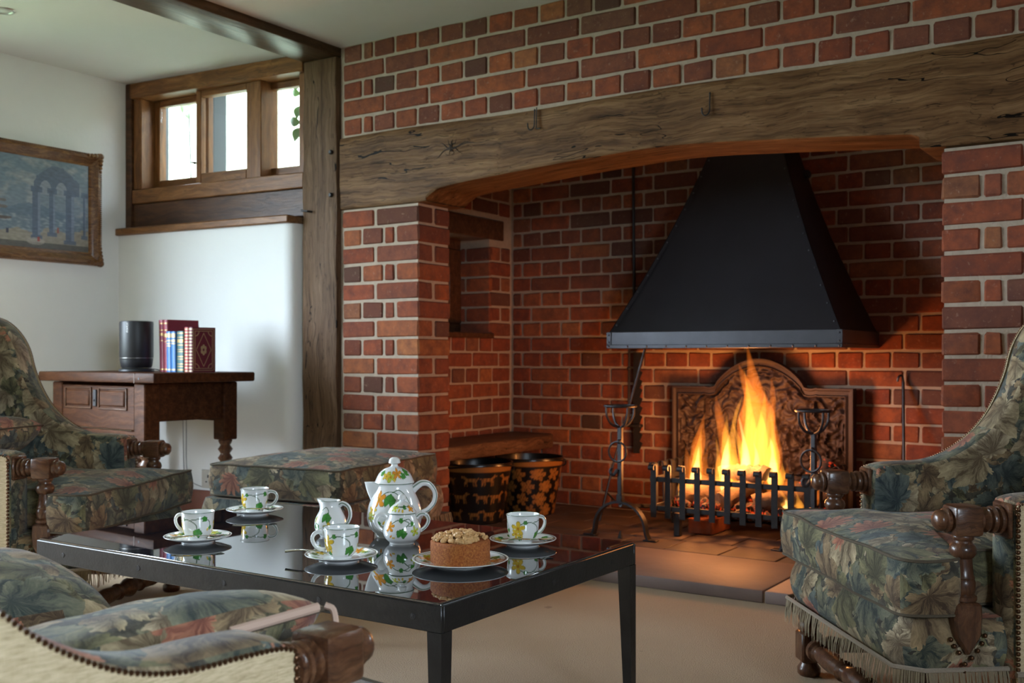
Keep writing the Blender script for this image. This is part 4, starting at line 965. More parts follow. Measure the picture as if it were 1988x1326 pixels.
def build_chair(label):
    global STUD
    ch = thing('armchair', label, 'armchair', (0, 0, 0), 0, 'matching tapestry wing armchairs')
    tp_ = 'tapestry'
    base, sm = cushion(round_poly([(-0.56, -0.318), (0.118, -0.318), (0.118, 0.318), (-0.56, 0.318)], 0.05), (-0.22, 0), 0.188, 0.292, 0.012, 0.020, 0.005, 1)
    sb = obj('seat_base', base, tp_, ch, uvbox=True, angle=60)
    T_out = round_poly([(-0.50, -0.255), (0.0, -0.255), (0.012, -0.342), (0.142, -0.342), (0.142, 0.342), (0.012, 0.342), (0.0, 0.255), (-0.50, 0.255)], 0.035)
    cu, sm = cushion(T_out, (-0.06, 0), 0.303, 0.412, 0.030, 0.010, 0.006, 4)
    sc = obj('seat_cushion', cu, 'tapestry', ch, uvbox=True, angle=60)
    for l in sm: obj('piping', seam_tube(l, 0.0034), 'seam_cord', sc)
    # back between the wings
    bo = []
    V, F = [], []
    nz_, ny_ = 16, 14
    for j in range(nz_ + 1):
        t = j / nz_; z = 0.30 + 0.70 * t; xb = -0.475 - 0.16 * t
        for i in range(ny_ + 1):
            u = -1 + 2 * i / ny_; y = u * 0.262; zz = z - (0.05 * u * u * t if t > 0.8 else 0)
            V.append((xb + 0.035 * (1 - u * u) * math.sin(PI * min(1, t * 1.05)), y, zz))
    w = ny_ + 1
    for j in range(nz_):
        for i in range(ny_): F.append((j * w + i, j * w + i + 1, (j + 1) * w + i + 1, (j + 1) * w + i))
    n0 = len(V); V += [(x - 0.075, y, z) for x, y, z in V[:n0]]; F += [tuple(n0 + i for i in f[::-1]) for f in F[:]]
    ed = [i for i in range(w)] + [j * w + ny_ for j in range(1, nz_ + 1)] + [nz_ * w + i for i in range(ny_ - 1, -1, -1)] + [j * w for j in range(nz_ - 1, 0, -1)]
    for k in range(len(ed)): a, b_ = ed[k], ed[(k + 1) % len(ed)]; F.append((a, b_, n0 + b_, n0 + a))
    obj('backrest', (V, F), tp_, ch, uvbox=True, angle=60)
    obj('outer_back', thick(([(-0.615, -0.355, 0.185), (-0.615, 0.355, 0.185), (-0.742, 0.355, 0.955), (-0.742, -0.355, 0.955)], [(0, 1, 2, 3)]), (-0.010, 0, 0.0)), 'beige_fabric', ch)
    for s in (-1, 1):
        obj('arm_wing_panel', side_panel(s, 0.268, 0.358, 0.014), tp_, ch, uvbox=True, angle=55)
        # plain outer cover, a little inside the outline
        top = spline(PROF, 4); loop = [(x - 0.006 if i < 14 else x, z - (0.009 if i > 10 else 0.0)) for i, (x, z) in enumerate(top)] + [(-0.725, 0.80), (-0.665, 0.50), (-0.615, 0.178)]
        bm = bmesh.new(); a_ = [bm.verts.new((x, s * 0.357, z)) for x, z in loop]; b_ = [bm.verts.new((x, s * 0.3635, z)) for x, z in loop]
        for i in range(len(loop)): bm.faces.new((a_[i], a_[(i + 1) % len(loop)], b_[(i + 1) % len(loop)], b_[i]))
        bmesh.ops.triangle_fill(bm, edges=[bm.edges.get((b_[i], b_[(i + 1) % len(loop)])) for i in range(len(loop))], use_beauty=True)
        bmesh.ops.recalc_face_normals(bm, faces=bm.faces[:])
        obj('outer_cover', bm_out(bm), 'beige_fabric', ch, angle=30)
        if STUD is None: STUD = make_mesh('stud', ball(0.0049, 9, 6, (0, 0, 0), 1.0), 'brass_stud')
        z = 0.20
        while z < 0.515:
            st = link('stud', STUD, ch); st.location = (-0.086, s * 0.362, z); z += 0.0104
        up = [p for p in loop[11:-3]]; row = []; acc = 0.0
        for p, q in zip(up[:-1], up[1:]):
            L = math.hypot(q[0] - p[0], q[1] - p[1]); 
            while acc < L:
                t = acc / L; row.append(ball(0.0030, 6, 4, (p[0] + (q[0] - p[0]) * t, s * 0.363, p[1] + (q[1] - p[1]) * t))); acc += 0.0064
            acc -= L
        tag(obj('stud_row', cat(*row), 'brass_stud', ch), kind='stuff')
        # turned arm rail: plate, rings, block, button finial - along +x at z .487
        rail = xf(turned([(0.022, 0.0), (0.027, 0.004), (0.029, 0.010), (0.027, 0.016), (0.019, 0.019), (0.019, 0.021), (0.0265, 0.025), (0.0275, 0.031), (0.0255, 0.037), (0.019, 0.040), (0.0245, 0.044), (0.0255, 0.050), (0.022, 0.056), (0.018, 0.060), (0.024, 0.064), (0.024, 0.072), (0.018, 0.076)]), T(-0.076, s * PW, 0.487) @ RY(R(90)) @ Matrix.Scale(0.72, 4, (0, 0, 1)))
        obj('arm_rail', rail, 'turned_oak', ch)
        obj('rail_plate', box(-0.084, -0.074, s * PW - 0.032, s * PW + 0.032, 0.452, 0.522, 0.004), 'turned_oak', ch)
        obj('rail_block', xf(box(-0.030, 0.030, -0.029, 0.029, -0.030, 0.030, 0.008, 2), T(0.004, s * PW, 0.487)), 'turned_oak', ch)
        obj('finial', xf(turned([(0.017, 0.0), (0.024, 0.004), (0.025, 0.010), (0.020, 0.014), (0.0215, 0.018), (0.020, 0.025), (0.013, 0.031), (0.001, 0.033)]), T(0.032, s * PW, 0.487) @ RY(R(90))), 'turned_oak', ch)
        post = turned([(0.020, 0.325), (0.0265, 0.331), (0.0265, 0.338), (0.020, 0.342), (0.0225, 0.346), (0.0235, 0.352), (0.024, 0.366), (0.0215, 0.371), (0.0225, 0.375), (0.020, 0.380), (0.0185, 0.398), (0.0175, 0.412), (0.021, 0.415), (0.0255, 0.423), (0.026, 0.430), (0.0235, 0.438), (0.018, 0.443), (0.0175, 0.447), (0.021, 0.450), (0.022, 0.455), (0.020, 0.460)])
        obj('arm_post', xf(post, T(0.004, s * PW, 0)), 'turned_oak_upright', ch)
        tip = [(-0.027, 0.327), (0.027, 0.327), (0.029, 0.30), (0.027, 0.262), (0.0, 0.222), (-0.027, 0.262), (-0.029, 0.30)]
        obj('post_foot', xf(prism(tip, -0.026, 0.026, 'y', 0.005), T(0.004, s * PW, 0)), 'turned_oak_upright', ch)
        for dx, dz in ((-0.034, .262), (-0.028, .247), (-0.019, .233), (-0.007, .219), (0.007, .207), (0.009, .194), (0.019, .230), (0.029, .243), (0.036, .256)):
            st = link('stud', STUD, ch); st.location = (0.002 + dx, s * 0.338, dz)
        leg = turned([(0.024, 0.0), (0.029, 0.006), (0.029, 0.020), (0.022, 0.030), (0.020, 0.036)]) 
        obj('leg', cat(xf(leg, T(0.085, s * 0.288, 0)), box(0.058, 0.112, s * 0.288 - 0.027, s * 0.288 + 0.027, 0.036, 0.112, 0.005), xf(turned([(0.020, 0.110), (0.026, 0.116), (0.027, 0.128), (0.022, 0.136), (0.026, 0.142), (0.028, 0.165), (0.024, 0.19)]), T(0.085, s * 0.288, 0))), 'turned_oak_upright', ch)
        obj('leg', box(-0.585, -0.535, s * 0.27 - 0.025, s * 0.27 + 0.025, 0.0, 0.20, 0.005), 'turned_oak_upright', ch)
        obj('side_stretcher', xf(turned([(0.018, 0.0), (0.018, 0.02), (0.025, 0.05), (0.018, 0.08), (0.022, 0.2), (0.026, 0.31), (0.022, 0.42), (0.018, 0.54), (0.025, 0.57), (0.018, 0.60)]), T(-0.54, s * 0.28, 0.075) @ RY(R(90))), 'turned_oak', ch)
    rp = [(0.016, 0.0), (0.016, 0.012), (0.027, 0.020), (0.027, 0.034), (0.019, 0.040), (0.024, 0.046), (0.019, 0.052), (0.022, 0.075), (0.0255, 0.12), (0.022, 0.165), (0.019, 0.185), (0.026, 0.195), (0.019, 0.205)]
    full = rp + [(r, 0.520 - z) for r, z in rp[::-1][1:]] if False else rp + [(0.022, 0.23), (0.030, 0.26), (0.022, 0.29)] + [(r, 0.52 - z) for r, z in rp[::-1]]
    obj('front_stretcher', xf(turned(full), T(0.085, -0.26, 0.075) @ RX(R(-90))), 'turned_oak', ch)
    path = [(-0.10, -0.338), (0.09, -0.338), (0.138, -0.30), (0.138, 0.30), (0.09, 0.338), (-0.10, 0.338)]
    tag(obj('fringe', fringe_strip(path, 0.196, 0.056, 3), 'fringe_olive', ch, smooth=False), kind='stuff')
    obj('braid', tube([(x, y, 0.196) for x, y in path], 0.005, 6), 'braid_taupe', ch)
    tag(obj('side_fringe', cat(fringe_strip([(-0.60, -0.366), (-0.08, -0.366)], 0.192, 0.05, 5), fringe_strip([(-0.08, 0.366), (-0.60, 0.366)], 0.192, 0.05, 6)), 'fringe_olive', ch, smooth=False), kind='stuff')
    for s in (-1, 1): obj('side_braid', tube([(-0.60, s * 0.366, 0.192), (-0.08, s * 0.366, 0.192)], 0.006, 6), 'braid_taupe', ch)
    return ch
chair_r = build_chair('tapestry wing armchair right of the table, facing away from the fireside')
chair_r.location = (2.578, -0.957, 0); chair_r.rotation_euler = (0, 0, math.atan2(-0.625, -0.78))
chair_r['label'] = 'tapestry wing armchair at the right edge beside the fire grate'
chair_l = copy_tree(chair_r); chair_l.location = (0.235, -1.352, 0); chair_l.rotation_euler = (0, 0, R(24.5))
chair_l['label'] = 'tapestry wing armchair at the left in front of the drawer table'
chair_f = copy_tree(chair_r); chair_f.location = (2.067, -2.600, 0); chair_f.rotation_euler = (0, 0, R(90))
chair_f['label'] = 'tapestry wing armchair in the near left corner, its plain beige side towards the viewer'

def pillow(name, label, L, Wd, H, M, mat='tapestry_bright', zipped=False, seed=0):
    nu, nv = 26, 20; V, F = [], []
    for side in (1, -1):
        for j in range(nv + 1):
            for i in range(nu + 1):
                u, v = -1 + 2 * i / nu, -1 + 2 * j / nv
                e = max(0, (1 - abs(u) ** 3.2)) ** 0.55 * max(0, (1 - abs(v) ** 3.2)) ** 0.55
                V.append((u * L / 2 * (1 - 0.05 * v * v), v * Wd / 2 * (1 - 0.05 * u * u), side * H / 2 * e + 0.006 * mnoise.noise(Vector((u * 3, v * 3, seed + side)))*e))
    w = nu + 1; n = w * (nv + 1)
    for j in range(nv):
        for i in range(nu):
            f = (j * w + i, j * w + i + 1, (j + 1) * w + i + 1, (j + 1) * w + i); F.append(f); F.append(tuple(n + k for k in f[::-1]))
    t = thing(name, label, 'cushion'); t.matrix_world = M
    obj('cover', (V, F), mat, t, uvbox=True, angle=70)
    per = [V[i] for i in range(w)] + [V[j * w + nu] for j in range(1, nv + 1)] + [V[nv * w + i] for i in range(nu - 1, -1, -1)] + [V[j * w] for j in range(nv - 1, 0, -1)]
    obj('piping', seam_tube([(x, y, 0.0) for x, y, z in per], 0.003), 'seam_cord', t)
    if zipped:
        ed = [V[j * w + nu] for j in range(nv // 2 + 2, nv)]
        obj('zip', tube([(x + 0.003, y, 0.004) for x, y, z in ed], 0.0055, 6, flat=0.5), 'zip_pink', t); x, y, z = ed[-1]
        obj('zip_pull', tube(spline([(x + 0.004, y + 0.01, 0.004), (x + 0.010, y + 0.016, -0.004), (x + 0.010, y + 0.014, -0.028)], 4), 0.004, 6), 'zip_pink', t)
    return t
pillow('lumbar_cushion', 'plump tapestry cushion with a pink zip leaning on the near armchair arm', 0.30, 0.42, 0.115, T(2.160, -2.700, 0.468) @ RY(R(-16)), zipped=True, seed=2)
pillow('lumbar_cushion', 'second tapestry cushion at the far left side of the near armchair', 0.26, 0.40, 0.115, T(1.835, -2.72, 0.478) @ RY(R(15)), seed=5)
pillow('lumbar_cushion', 'small blue-green tapestry cushion propped in the left armchair', 0.16, 0.38, 0.12, T(-0.105, -1.53, 0.545) @ RZ(R(24.5)) @ RY(R(-25)), seed=8)

# ---- ottoman
ot = thing('ottoman', 'low tapestry footstool with a thick loose cushion against the brick pier', 'ottoman', (0.415, -0.515, 0), R(8))
b1, sm = cushion(round_poly([(-0.285, -0.34), (0.285, -0.34), (0.285, 0.34), (-0.285, 0.34)], 0.04), (0, 0), 0.315, 0.425, 0.032, 0.008, 0.005, 9)
oc = obj('cushion', b1, 'tapestry', ot, uvbox=True, angle=60)
for l in sm: obj('piping', seam_tube(l, 0.0034), 'seam_cord', oc)
b2, sm = cushion(round_poly([(-0.30, -0.355), (0.30, -0.355), (0.30, 0.355), (-0.30, 0.355)], 0.05), (0, 0), 0.185, 0.305, 0.010, 0.016, 0.004, 10)
obj('base', b2, 'tapestry', ot, uvbox=True, angle=60)
for sx in (-1, 1):
    for sy in (-1, 1): obj('leg', xf(turned([(0.024, 0.0), (0.029, 0.006), (0.029, 0.020), (0.020, 0.036), (0.026, 0.05), (0.026, 0.10), (0.020, 0.112), (0.027, 0.128), (0.024, 0.19)]), T(sx * 0.27, sy * 0.325, 0)), 'turned_oak_upright', ot)
pth = [(-0.32, -0.375), (0.32, -0.375), (0.32, 0.375), (-0.32, 0.375), (-0.32, -0.375)]
tag(obj('fringe', fringe_strip(pth, 0.195, 0.056, 8), 'fringe_olive', ot, smooth=False), kind='stuff')

# ---- coffee table: dark steel frame, smoked glass top
TX0, TX1, TY0, TY1, TZ = 0.975, 2.122, -2.048, -1.340, 0.400
ct = thing('coffee_table', 'low rectangular coffee table with dark steel frame and glossy glass top', 'table', ((TX0 + TX1) / 2, (TY0 + TY1) / 2, 0))
def tl(s): return xf(s, T(-(TX0 + TX1) / 2, -(TY0 + TY1) / 2, 0))
fw = 0.030; zr = TZ - 0.050
obj('front_rail', tl(box(TX0, TX1, TY0, TY0 + 0.008, zr, TZ - 0.004, 0.0015)), 'table_steel', ct); obj('rear_rail', tl(box(TX0, TX1, TY1 - 0.008, TY1, zr, TZ - 0.004, 0.0015)), 'table_steel', ct)
obj('end_rail', tl(box(TX0, TX0 + 0.008, TY0 + 0.008, TY1 - 0.008, zr, TZ - 0.004, 0.0015)), 'table_steel', ct); obj('end_rail', tl(box(TX1 - 0.008, TX1, TY0 + 0.008, TY1 - 0.008, zr, TZ - 0.004, 0.0015)), 'table_steel', ct)
for x0, sx in ((TX0, 1), (TX1, -1)):
    for y0, sy in ((TY0, 1), (TY1, -1)):
        V = []
        for z, w in ((zr, 0.030), (0.0, 0.018)):
            V += [(x0, y0, z), (x0 + sx * w, y0, z), (x0 + sx * w, y0 + sy * w, z), (x0, y0 + sy * w, z)]
        F = [(0, 1, 2, 3), (4, 5, 6, 7)] + [(k, (k + 1) % 4, 4 + (k + 1) % 4, 4 + k) for k in range(4)]
        obj('leg', tl((V, F)), 'table_steel', ct, smooth=False)
obj('glass_top', tl(box(TX0 + 0.004, TX1 - 0.004, TY0 + 0.004, TY1 - 0.004, TZ - 0.010, TZ, 0.0012)), 'smoked_glass', ct)
def screw(x, y, nx, ny):
    s = cat(lathe([(0.006, 0), (0.0055, 0.0012), (0.001, 0.0014)], 12)); Mx = T(x, y, TZ - 0.028) @ (RX(R(90)) if ny else RY(R(90)))
    obj('screw', tl(xf(s, Mx)), 'black_iron', ct)
for x in (TX0 + 0.10, TX0 + 0.36, TX0 + 0.62, TX0 + 0.87, TX1 - 0.06): screw(x, TY0 + 0.0005, 0, 1)
for y in (TY0 + 0.12, TY0 + 0.36, TY0 + 0.60): screw(TX1 - 0.0005, y, 1, 0)

# ================================================================== CHINA ON THE TABLE
WHITE = np.array([0.80, 0.81, 0.80]); GREEN = (0.060, 0.27, 0.045); DGREEN = (0.020, 0.095, 0.020); YEL = (0.74, 0.50, 0.045); LIME = (0.52, 0.60, 0.07); ORA = (0.78, 0.30, 0.030); LINE = (0.05, 0.09, 0.035)
def deco(c, u, v, st, outer):
    """u,v: metres along the glaze; st: list of stamps"""
    for s in st:
        k = s[0]
        if k == 'vine':
            d = np.full(len(u), 9.0)
            for (x0, y0), (x1, y1) in zip(s[1][:-1], s[1][1:]):
                dx, dy = x1 - x0, y1 - y0; L = dx * dx + dy * dy + 1e-12; t = np.clip(((u - x0) * dx + (v - y0) * dy) / L, 0, 1); d = np.minimum(d, np.hypot(u - x0 - t * dx, v - y0 - t * dy))
            c = blend(c, (1 - sstep(d, 0.0006, 0.0012)) * outer, DGREEN)
        else:
            _, x, y, sz, rot = s[:5]; du, dv = u - x, v - y; cu, su = math.cos(rot), math.sin(rot); a, b_ = (du * cu + dv * su) / sz, (-du * su + dv * cu) / sz
            rr = np.hypot(a, b_); th = np.arctan2(b_, a)
            if k == 'leaf':
                Rb = 0.80 + 0.17 * np.abs(np.cos(2.5 * th)) + 0.05 * np.cos(10 * th); Rb = np.where(np.abs(th) > 2.75, Rb * (0.35 + (PI - np.abs(th)) * 1.6).clip(0.3, 1), Rb)
                q = rr / Rb; m = 1 - sstep(q, 0.96, 1.04); vein = np.clip(1 - np.abs(np.sin(2.5 * th)) * 5 * rr, 0, 1) * 0.5
                c = blend(c, m * outer, GREEN); c = blend(c, m * outer * np.clip(sstep(q, 0.86, 0.97) + vein, 0, 1) * 0.85, DGREEN)
            elif k == 'bloom':
                col = s[5]; Rb = 0.28 + 0.72 * np.abs(np.cos(2.5 * th)) ** 0.8; q = rr / Rb; m = 1 - sstep(q, 0.95, 1.06)
                c = blend(c, m * outer, col); c = blend(c, m * outer * np.clip(sstep(q, 0.84, 0.98), 0, 1) * 0.7, LINE); c = blend(c, (1 - sstep(rr, 0.16, 0.24)) * outer, (0.55, 0.25, 0.02))
            elif k == 'bud':
                q = np.hypot(a, b_ * 2.1); c = blend(c, (1 - sstep(q, 0.9, 1.05)) * outer, s[5])
    return c
def curve_(pts, n=6): return [tuple(p) for p in spline(pts, n)]
def cup_stamps(circ):
    st = []
    for k in range(2):
        o = k * circ / 2 - circ / 4 + 0.022
        st += [('vine', [(o + x, y) for x, y in curve_([(-0.052, 0.040), (-0.036, 0.047), (-0.020, 0.046), (-0.006, 0.036), (-0.004, 0.022)])]), ('vine', [(o + x, y) for x, y in curve_([(-0.020, 0.046), (0.004, 0.049), (0.022, 0.044), (0.026, 0.030)])]),
               ('leaf', o - 0.003, 0.017, 0.0115, R(70)), ('leaf', o + 0.012, 0.048, 0.0070, R(20)), ('leaf', o - 0.036, 0.047, 0.0050, R(200)), ('leaf', o + 0.027, 0.028, 0.0055, R(100)), ('leaf', o - 0.050, 0.012, 0.006, R(110)),
               ('bloom', o - 0.052, 0.034, 0.0165, R(15), YEL), ('bloom', o - 0.058, 0.022, 0.012, R(50), YEL), ('bud', o + 0.020, 0.026, 0.0045, R(80), YEL), ('bud', o + 0.036, 0.030, 0.0045, R(60), LIME), ('bud', o - 0.044, 0.017, 0.004, R(80), YEL), ('bud', o + 0.040, 0.040, 0.004, R(90), YEL)]
    return st
def china_lathe(prof, seg, stamps, rim_ii=(), rim_z=None, uR=None, first=0, last=None, plate=False):
    n = len(prof); last = n if last is None else last
    def fn(th, r, z, arc, ii):
        c = np.tile(WHITE[None], (len(th), 1)); outer = ((ii >= first) & (ii < last)).astype(float)
        if plate: u, v = r * np.cos(th), r * np.sin(th)
        else: u = wrap(th) * (uR if uR else r); v = z
        for st in ([stamps] if not plate else [stamps]):
            c = deco(c, u, v, st, outer)
        for i0, wd in rim_ii: c = blend(c, (np.abs(arc - arc[i0 * seg]) < wd).astype(float), DGREEN)
        return c
    return painted_lathe(prof, seg, fn)
def dense(prof, n): return spline([(r, z) for r, z in prof], n)
def china(name, sc_, parent, angle=50):
    s, col = sc_; me = make_mesh(name, s, 'painted_china', angle=angle); set_col(me, col); return link(name, me, parent)
def white_china(name, s, parent, line=None):
    me = make_mesh(name, s, 'painted_china', angle=60); c = np.tile(np.array([[*WHITE, 1.0]]), (len(me.vertices), 1))
    if line is not None:
        for k in line: c[k, :3] = DGREEN
    set_col(me, c); return link(name, me, parent)
def handle(pts, r, n=6, flat=0.7, seg=14, lined=True):
    p = spline(pts, n); s = tube(p, r, seg, flat=flat); ln = None
    if lined: ln = [i * seg + k for i in range(2, len(p) - 2) for k in (3,)]
    return s, ln
CUP = None
def build_cup(label, loc, rz):
    t = thing('coffee_cup', label, 'cup', loc, rz, 'floral coffee cups on the table')
    prof = dense([(0.0005, 0.0035), (0.017, 0.003), (0.0185, 0.0), (0.0205, 0.0), (0.0215, 0.004), (0.0275, 0.010), (0.0325, 0.022), (0.0345, 0.038), (0.0352, 0.054), (0.0368, 0.0605), (0.0360, 0.0612), (0.0340, 0.054), (0.0330, 0.038), (0.0305, 0.020), (0.022, 0.008), (0.0005, 0.006)], 9)
    iri = min(range(len(prof)), key=lambda i: -prof[i][1]); last = iri + 1
    china('cup_body', china_lathe(prof, 300, cup_stamps(2 * PI * 0.0335), [(iri - 2, 0.0011)], uR=0.0335, first=10, last=last), t)
    h, ln = handle([(0.0325, 0, 0.049), (0.040, 0, 0.053), (0.052, 0, 0.050), (0.0575, 0, 0.040), (0.053, 0, 0.027), (0.042, 0, 0.018), (0.031, 0, 0.016)], lambda s: 0.0050 - 0.0012 * math.sin(PI * s))
    white_china('handle', h, t, ln); return t
def saucer_mesh(Rr, H, seed, seg=280):
    prof = dense([(0.0005, 0.003), (Rr * 0.42, 0.003), (Rr * 0.44, 0.0), (Rr * 0.48, 0.0), (Rr * 0.52, 0.004), (Rr * 0.78, H * 0.62), (Rr * 0.97, H), (Rr, H + 0.0008), (Rr * 0.985, H + 0.0022), (Rr * 0.78, H * 0.62 + 0.004), (Rr * 0.55, 0.0075), (Rr * 0.45, 0.006), (0.0005, 0.006)], 8)
    rnd = random.Random(seed); st = []
    for k in range(4):
        a = k * PI / 2 + 0.4; q = Rr * 0.75
        arcp = [(q * math.cos(a + t), q * math.sin(a + t)) for t in np.linspace(-0.55, 0.55, 12)]
        st += [('vine', arcp), ('leaf', q * math.cos(a + 0.45), q * math.sin(a + 0.45), Rr * 0.13, a + 1), ('leaf', q * math.cos(a - 0.5), q * math.sin(a - 0.5), Rr * 0.10, a + 3), ('bloom', q * math.cos(a), q * math.sin(a), Rr * 0.19, a, YEL if k % 2 else ORA), ('bloom', q * 1.02 * math.cos(a - 0.25), q * 1.02 * math.sin(a - 0.25), Rr * 0.14, a + 1, LIME), ('bud', q * 0.93 * math.cos(a + 0.22), q * 0.93 * math.sin(a + 0.22), Rr * 0.06, a, YEL)]
    top = max(range(len(prof)), key=lambda i: prof[i][1])
    return china_lathe(prof, seg, st, [(top + 3, 0.0010)], first=top - 2, plate=True)
def spoon(label, M):
    t = thing('teaspoon', label, 'spoon', (0, 0, 0), 0, 'silver teaspoons on the saucers'); t.matrix_world = M
    p = spline([(-0.055, 0, 0.002), (-0.03, 0, 0.004), (0.0, 0, 0.003), (0.022, 0, 0.001)], 5)
    obj('stem', tube(p, lambda s: 0.0044 * (1 - 0.45 * s), 8, flat=0.6, up=(0, 1, 0)), 'silver', t)
    V, F = [], []; nu, nv = 14, 10
    for i in range(nu + 1):
        u = i / nu; w = 0.0130 * math.sin(PI * min(1, 0.06 + u * 0.92)) ** 0.7
        for j in range(nv + 1): v = -1 + 2 * j / nv; V.append((0.020 + 0.036 * u, v * w, 0.0015 - 0.0045 * (1 - v * v) * math.sin(PI * u)))
    for i in range(nu):
        for j in range(nv): F.append((i * (nv + 1) + j, i * (nv + 1) + j + 1, (i + 1) * (nv + 1) + j + 1, (i + 1) * (nv + 1) + j))
    obj('bowl', thick((V, F), (0, 0, -0.0009)), 'silver', t); return t
def face(x, y): return math.atan2(-3.436 - y, 3.183 - x)       # turn of a thing whose +x looks at the viewpoint
SAU = saucer_mesh(0.0725, 0.0135, 1); SAUM = make_mesh('saucer', SAU[0], 'painted_china', angle=50); set_col(SAUM, SAU[1])
data = [(1.317, -1.879, R(196), 'near the left armchair', 170), (1.112, -1.523, R(36), 'nearest the ottoman', 195), (1.728, -1.862, R(222), 'directly in front of the milk jug', 120), (1.937, -1.514, R(66), 'right of the cake, nearest the hearth', 10)]
first_cup = None
cam_xy = (3.183, -3.436)
for i, (x, y, hang, where, sp) in enumerate(data):
    s_ = tag(link('saucer', SAUM), f'floral rimmed saucer under the cup {where}', 'saucer', 'floral saucers on the table'); s_.location = (x, y, TZ); s_.rotation_euler = (0, 0, 0.6 * i)
    lab = f'white coffee cup with yellow flowers and green leaves {where}'
    loc = (x, y, TZ + 0.0062)
    if first_cup is None: c_ = first_cup = build_cup(lab, loc, hang)
    else: c_ = copy_tree(first_cup); c_.location = loc; c_['label'] = lab
    c_.rotation_euler = (0, 0, hang)
# spoons: laid across the saucers
def sp_on(label, x, y, a, off, r=0.045):
    px, py = x + r * math.cos(off), y + r * math.sin(off)
    spoon(label, T(px, py, TZ + 0.0180) @ RZ(a) @ RY(R(-2)))
va = [math.atan2(-3.436 - y, 3.183 - x) for x, y, *_ in data]
sp_on('silver teaspoon lying on the saucer near the left armchair', data[0][0], data[0][1], va[0] + PI / 2, va[0])
sp_on('silver teaspoon lying on the saucer nearest the ottoman', data[1][0], data[1][1], va[1] + PI / 2, va[1])
sp_on('silver teaspoon standing out over the saucer in front of the milk jug', data[2][0], data[2][1], va[2] + R(75), va[2] - R(95), 0.058)
sp_on('silver teaspoon lying on the saucer right of the cake', data[3][0], data[3][1], va[3] + PI / 2, va[3] + R(12))

# ---- coffee pot
px_, py_ = 1.628, -1.577
pot = thing('coffee_pot', 'tall white lidded coffee pot with green leaves and orange flowers', 'coffee pot', (px_, py_, TZ), face(px_, py_) + R(90))   # +x of the pot points to the viewer's right
pp = dense([(0.0005, 0.004), (0.037, 0.004), (0.039, 0.0), (0.042, 0.0), (0.044, 0.006), (0.056, 0.020), (0.0625, 0.042), (0.060, 0.066), (0.052, 0.088), (0.0445, 0.104), (0.0415, 0.1155), (0.0430, 0.1215), (0.0405, 0.1215), (0.039, 0.110), (0.030, 0.09)], 11)
st = []
F_ = -PI / 2 * 0.055        # the side that faces the viewer, in metres along the belly
st = [('vine', [(F_ + x, y) for x, y in curve_([(-0.040, 0.094), (-0.022, 0.104), (0.0, 0.104), (0.016, 0.092), (0.028, 0.075), (0.03, 0.06)])]), ('vine', [(F_ + x, y) for x, y in curve_([(-0.006, 0.104), (0.012, 0.109), (0.028, 0.098), (0.036, 0.08)])]),
      ('vine', [(F_ + x, y) for x, y in curve_([(-0.012, 0.088), (-0.008, 0.070), (0.004, 0.056), (0.012, 0.050)])]), ('leaf', F_ - 0.012, 0.086, 0.0155, R(80)), ('leaf', F_ + 0.012, 0.048, 0.0085, R(160)), ('leaf', F_ - 0.004, 0.058, 0.007, R(20)), ('leaf', F_ + 0.002, 0.034, 0.011, R(70)), ('leaf', F_ - 0.034, 0.036, 0.006, R(100)),
      ('bloom', F_ - 0.040, 0.088, 0.020, R(30), ORA), ('bloom', F_ - 0.052, 0.064, 0.013, R(10), YEL), ('bloom', F_ - 0.056, 0.048, 0.012, R(60), LIME), ('bud', F_ - 0.022, 0.038, 0.005, R(60), YEL), ('bud', F_ - 0.018, 0.026, 0.005, R(80), YEL), ('bud', F_ - 0.030, 0.025, 0.005, R(80), ORA), ('vine', [(F_ + x, y) for x, y in curve_([(-0.045, 0.05), (-0.03, 0.032), (-0.01, 0.028), (0.01, 0.034)])])]
st += [tuple([s[0], [(x + 0.175, y) for x, y in s[1]]]) if s[0] == 'vine' else (s[0], s[1] + 0.175, *s[2:]) for s in st]
it = max(range(len(pp)), key=lambda i: pp[i][1])
china('pot_body', china_lathe(pp, 360, st, [(it - 1, 0.0010)], uR=0.055, first=30, last=it), pot)
lp = dense([(0.0440, 0.1205), (0.0452, 0.1225), (0.0440, 0.126), (0.036, 0.142), (0.024, 0.153), (0.011, 0.158), (0.0075, 0.162), (0.0085, 0.1645), (0.0135, 0.1665), (0.0135, 0.1695), (0.011, 0.176), (0.006, 0.1795), (0.0005, 0.1805)], 9)
FL = -PI / 2 * 0.034
lst = [('bloom', FL - 0.008, 0.138, 0.0125, R(40), LIME), ('bloom', FL + 0.006, 0.145, 0.0125, R(20), ORA), ('bloom', FL - 0.017, 0.140, 0.010, R(80), YEL), ('leaf', FL + 0.018, 0.140, 0.0075, R(-30)), ('leaf', FL + 0.032, 0.147, 0.009, R(150)), ('leaf', FL - 0.032, 0.145, 0.007, R(20)), ('bud', FL + 0.0, 0.131, 0.004, R(90), YEL)]
china('lid', china_lathe(lp, 260, lst, [(6, 0.0010), (66, 0.0007)], uR=0.034, first=12), pot)
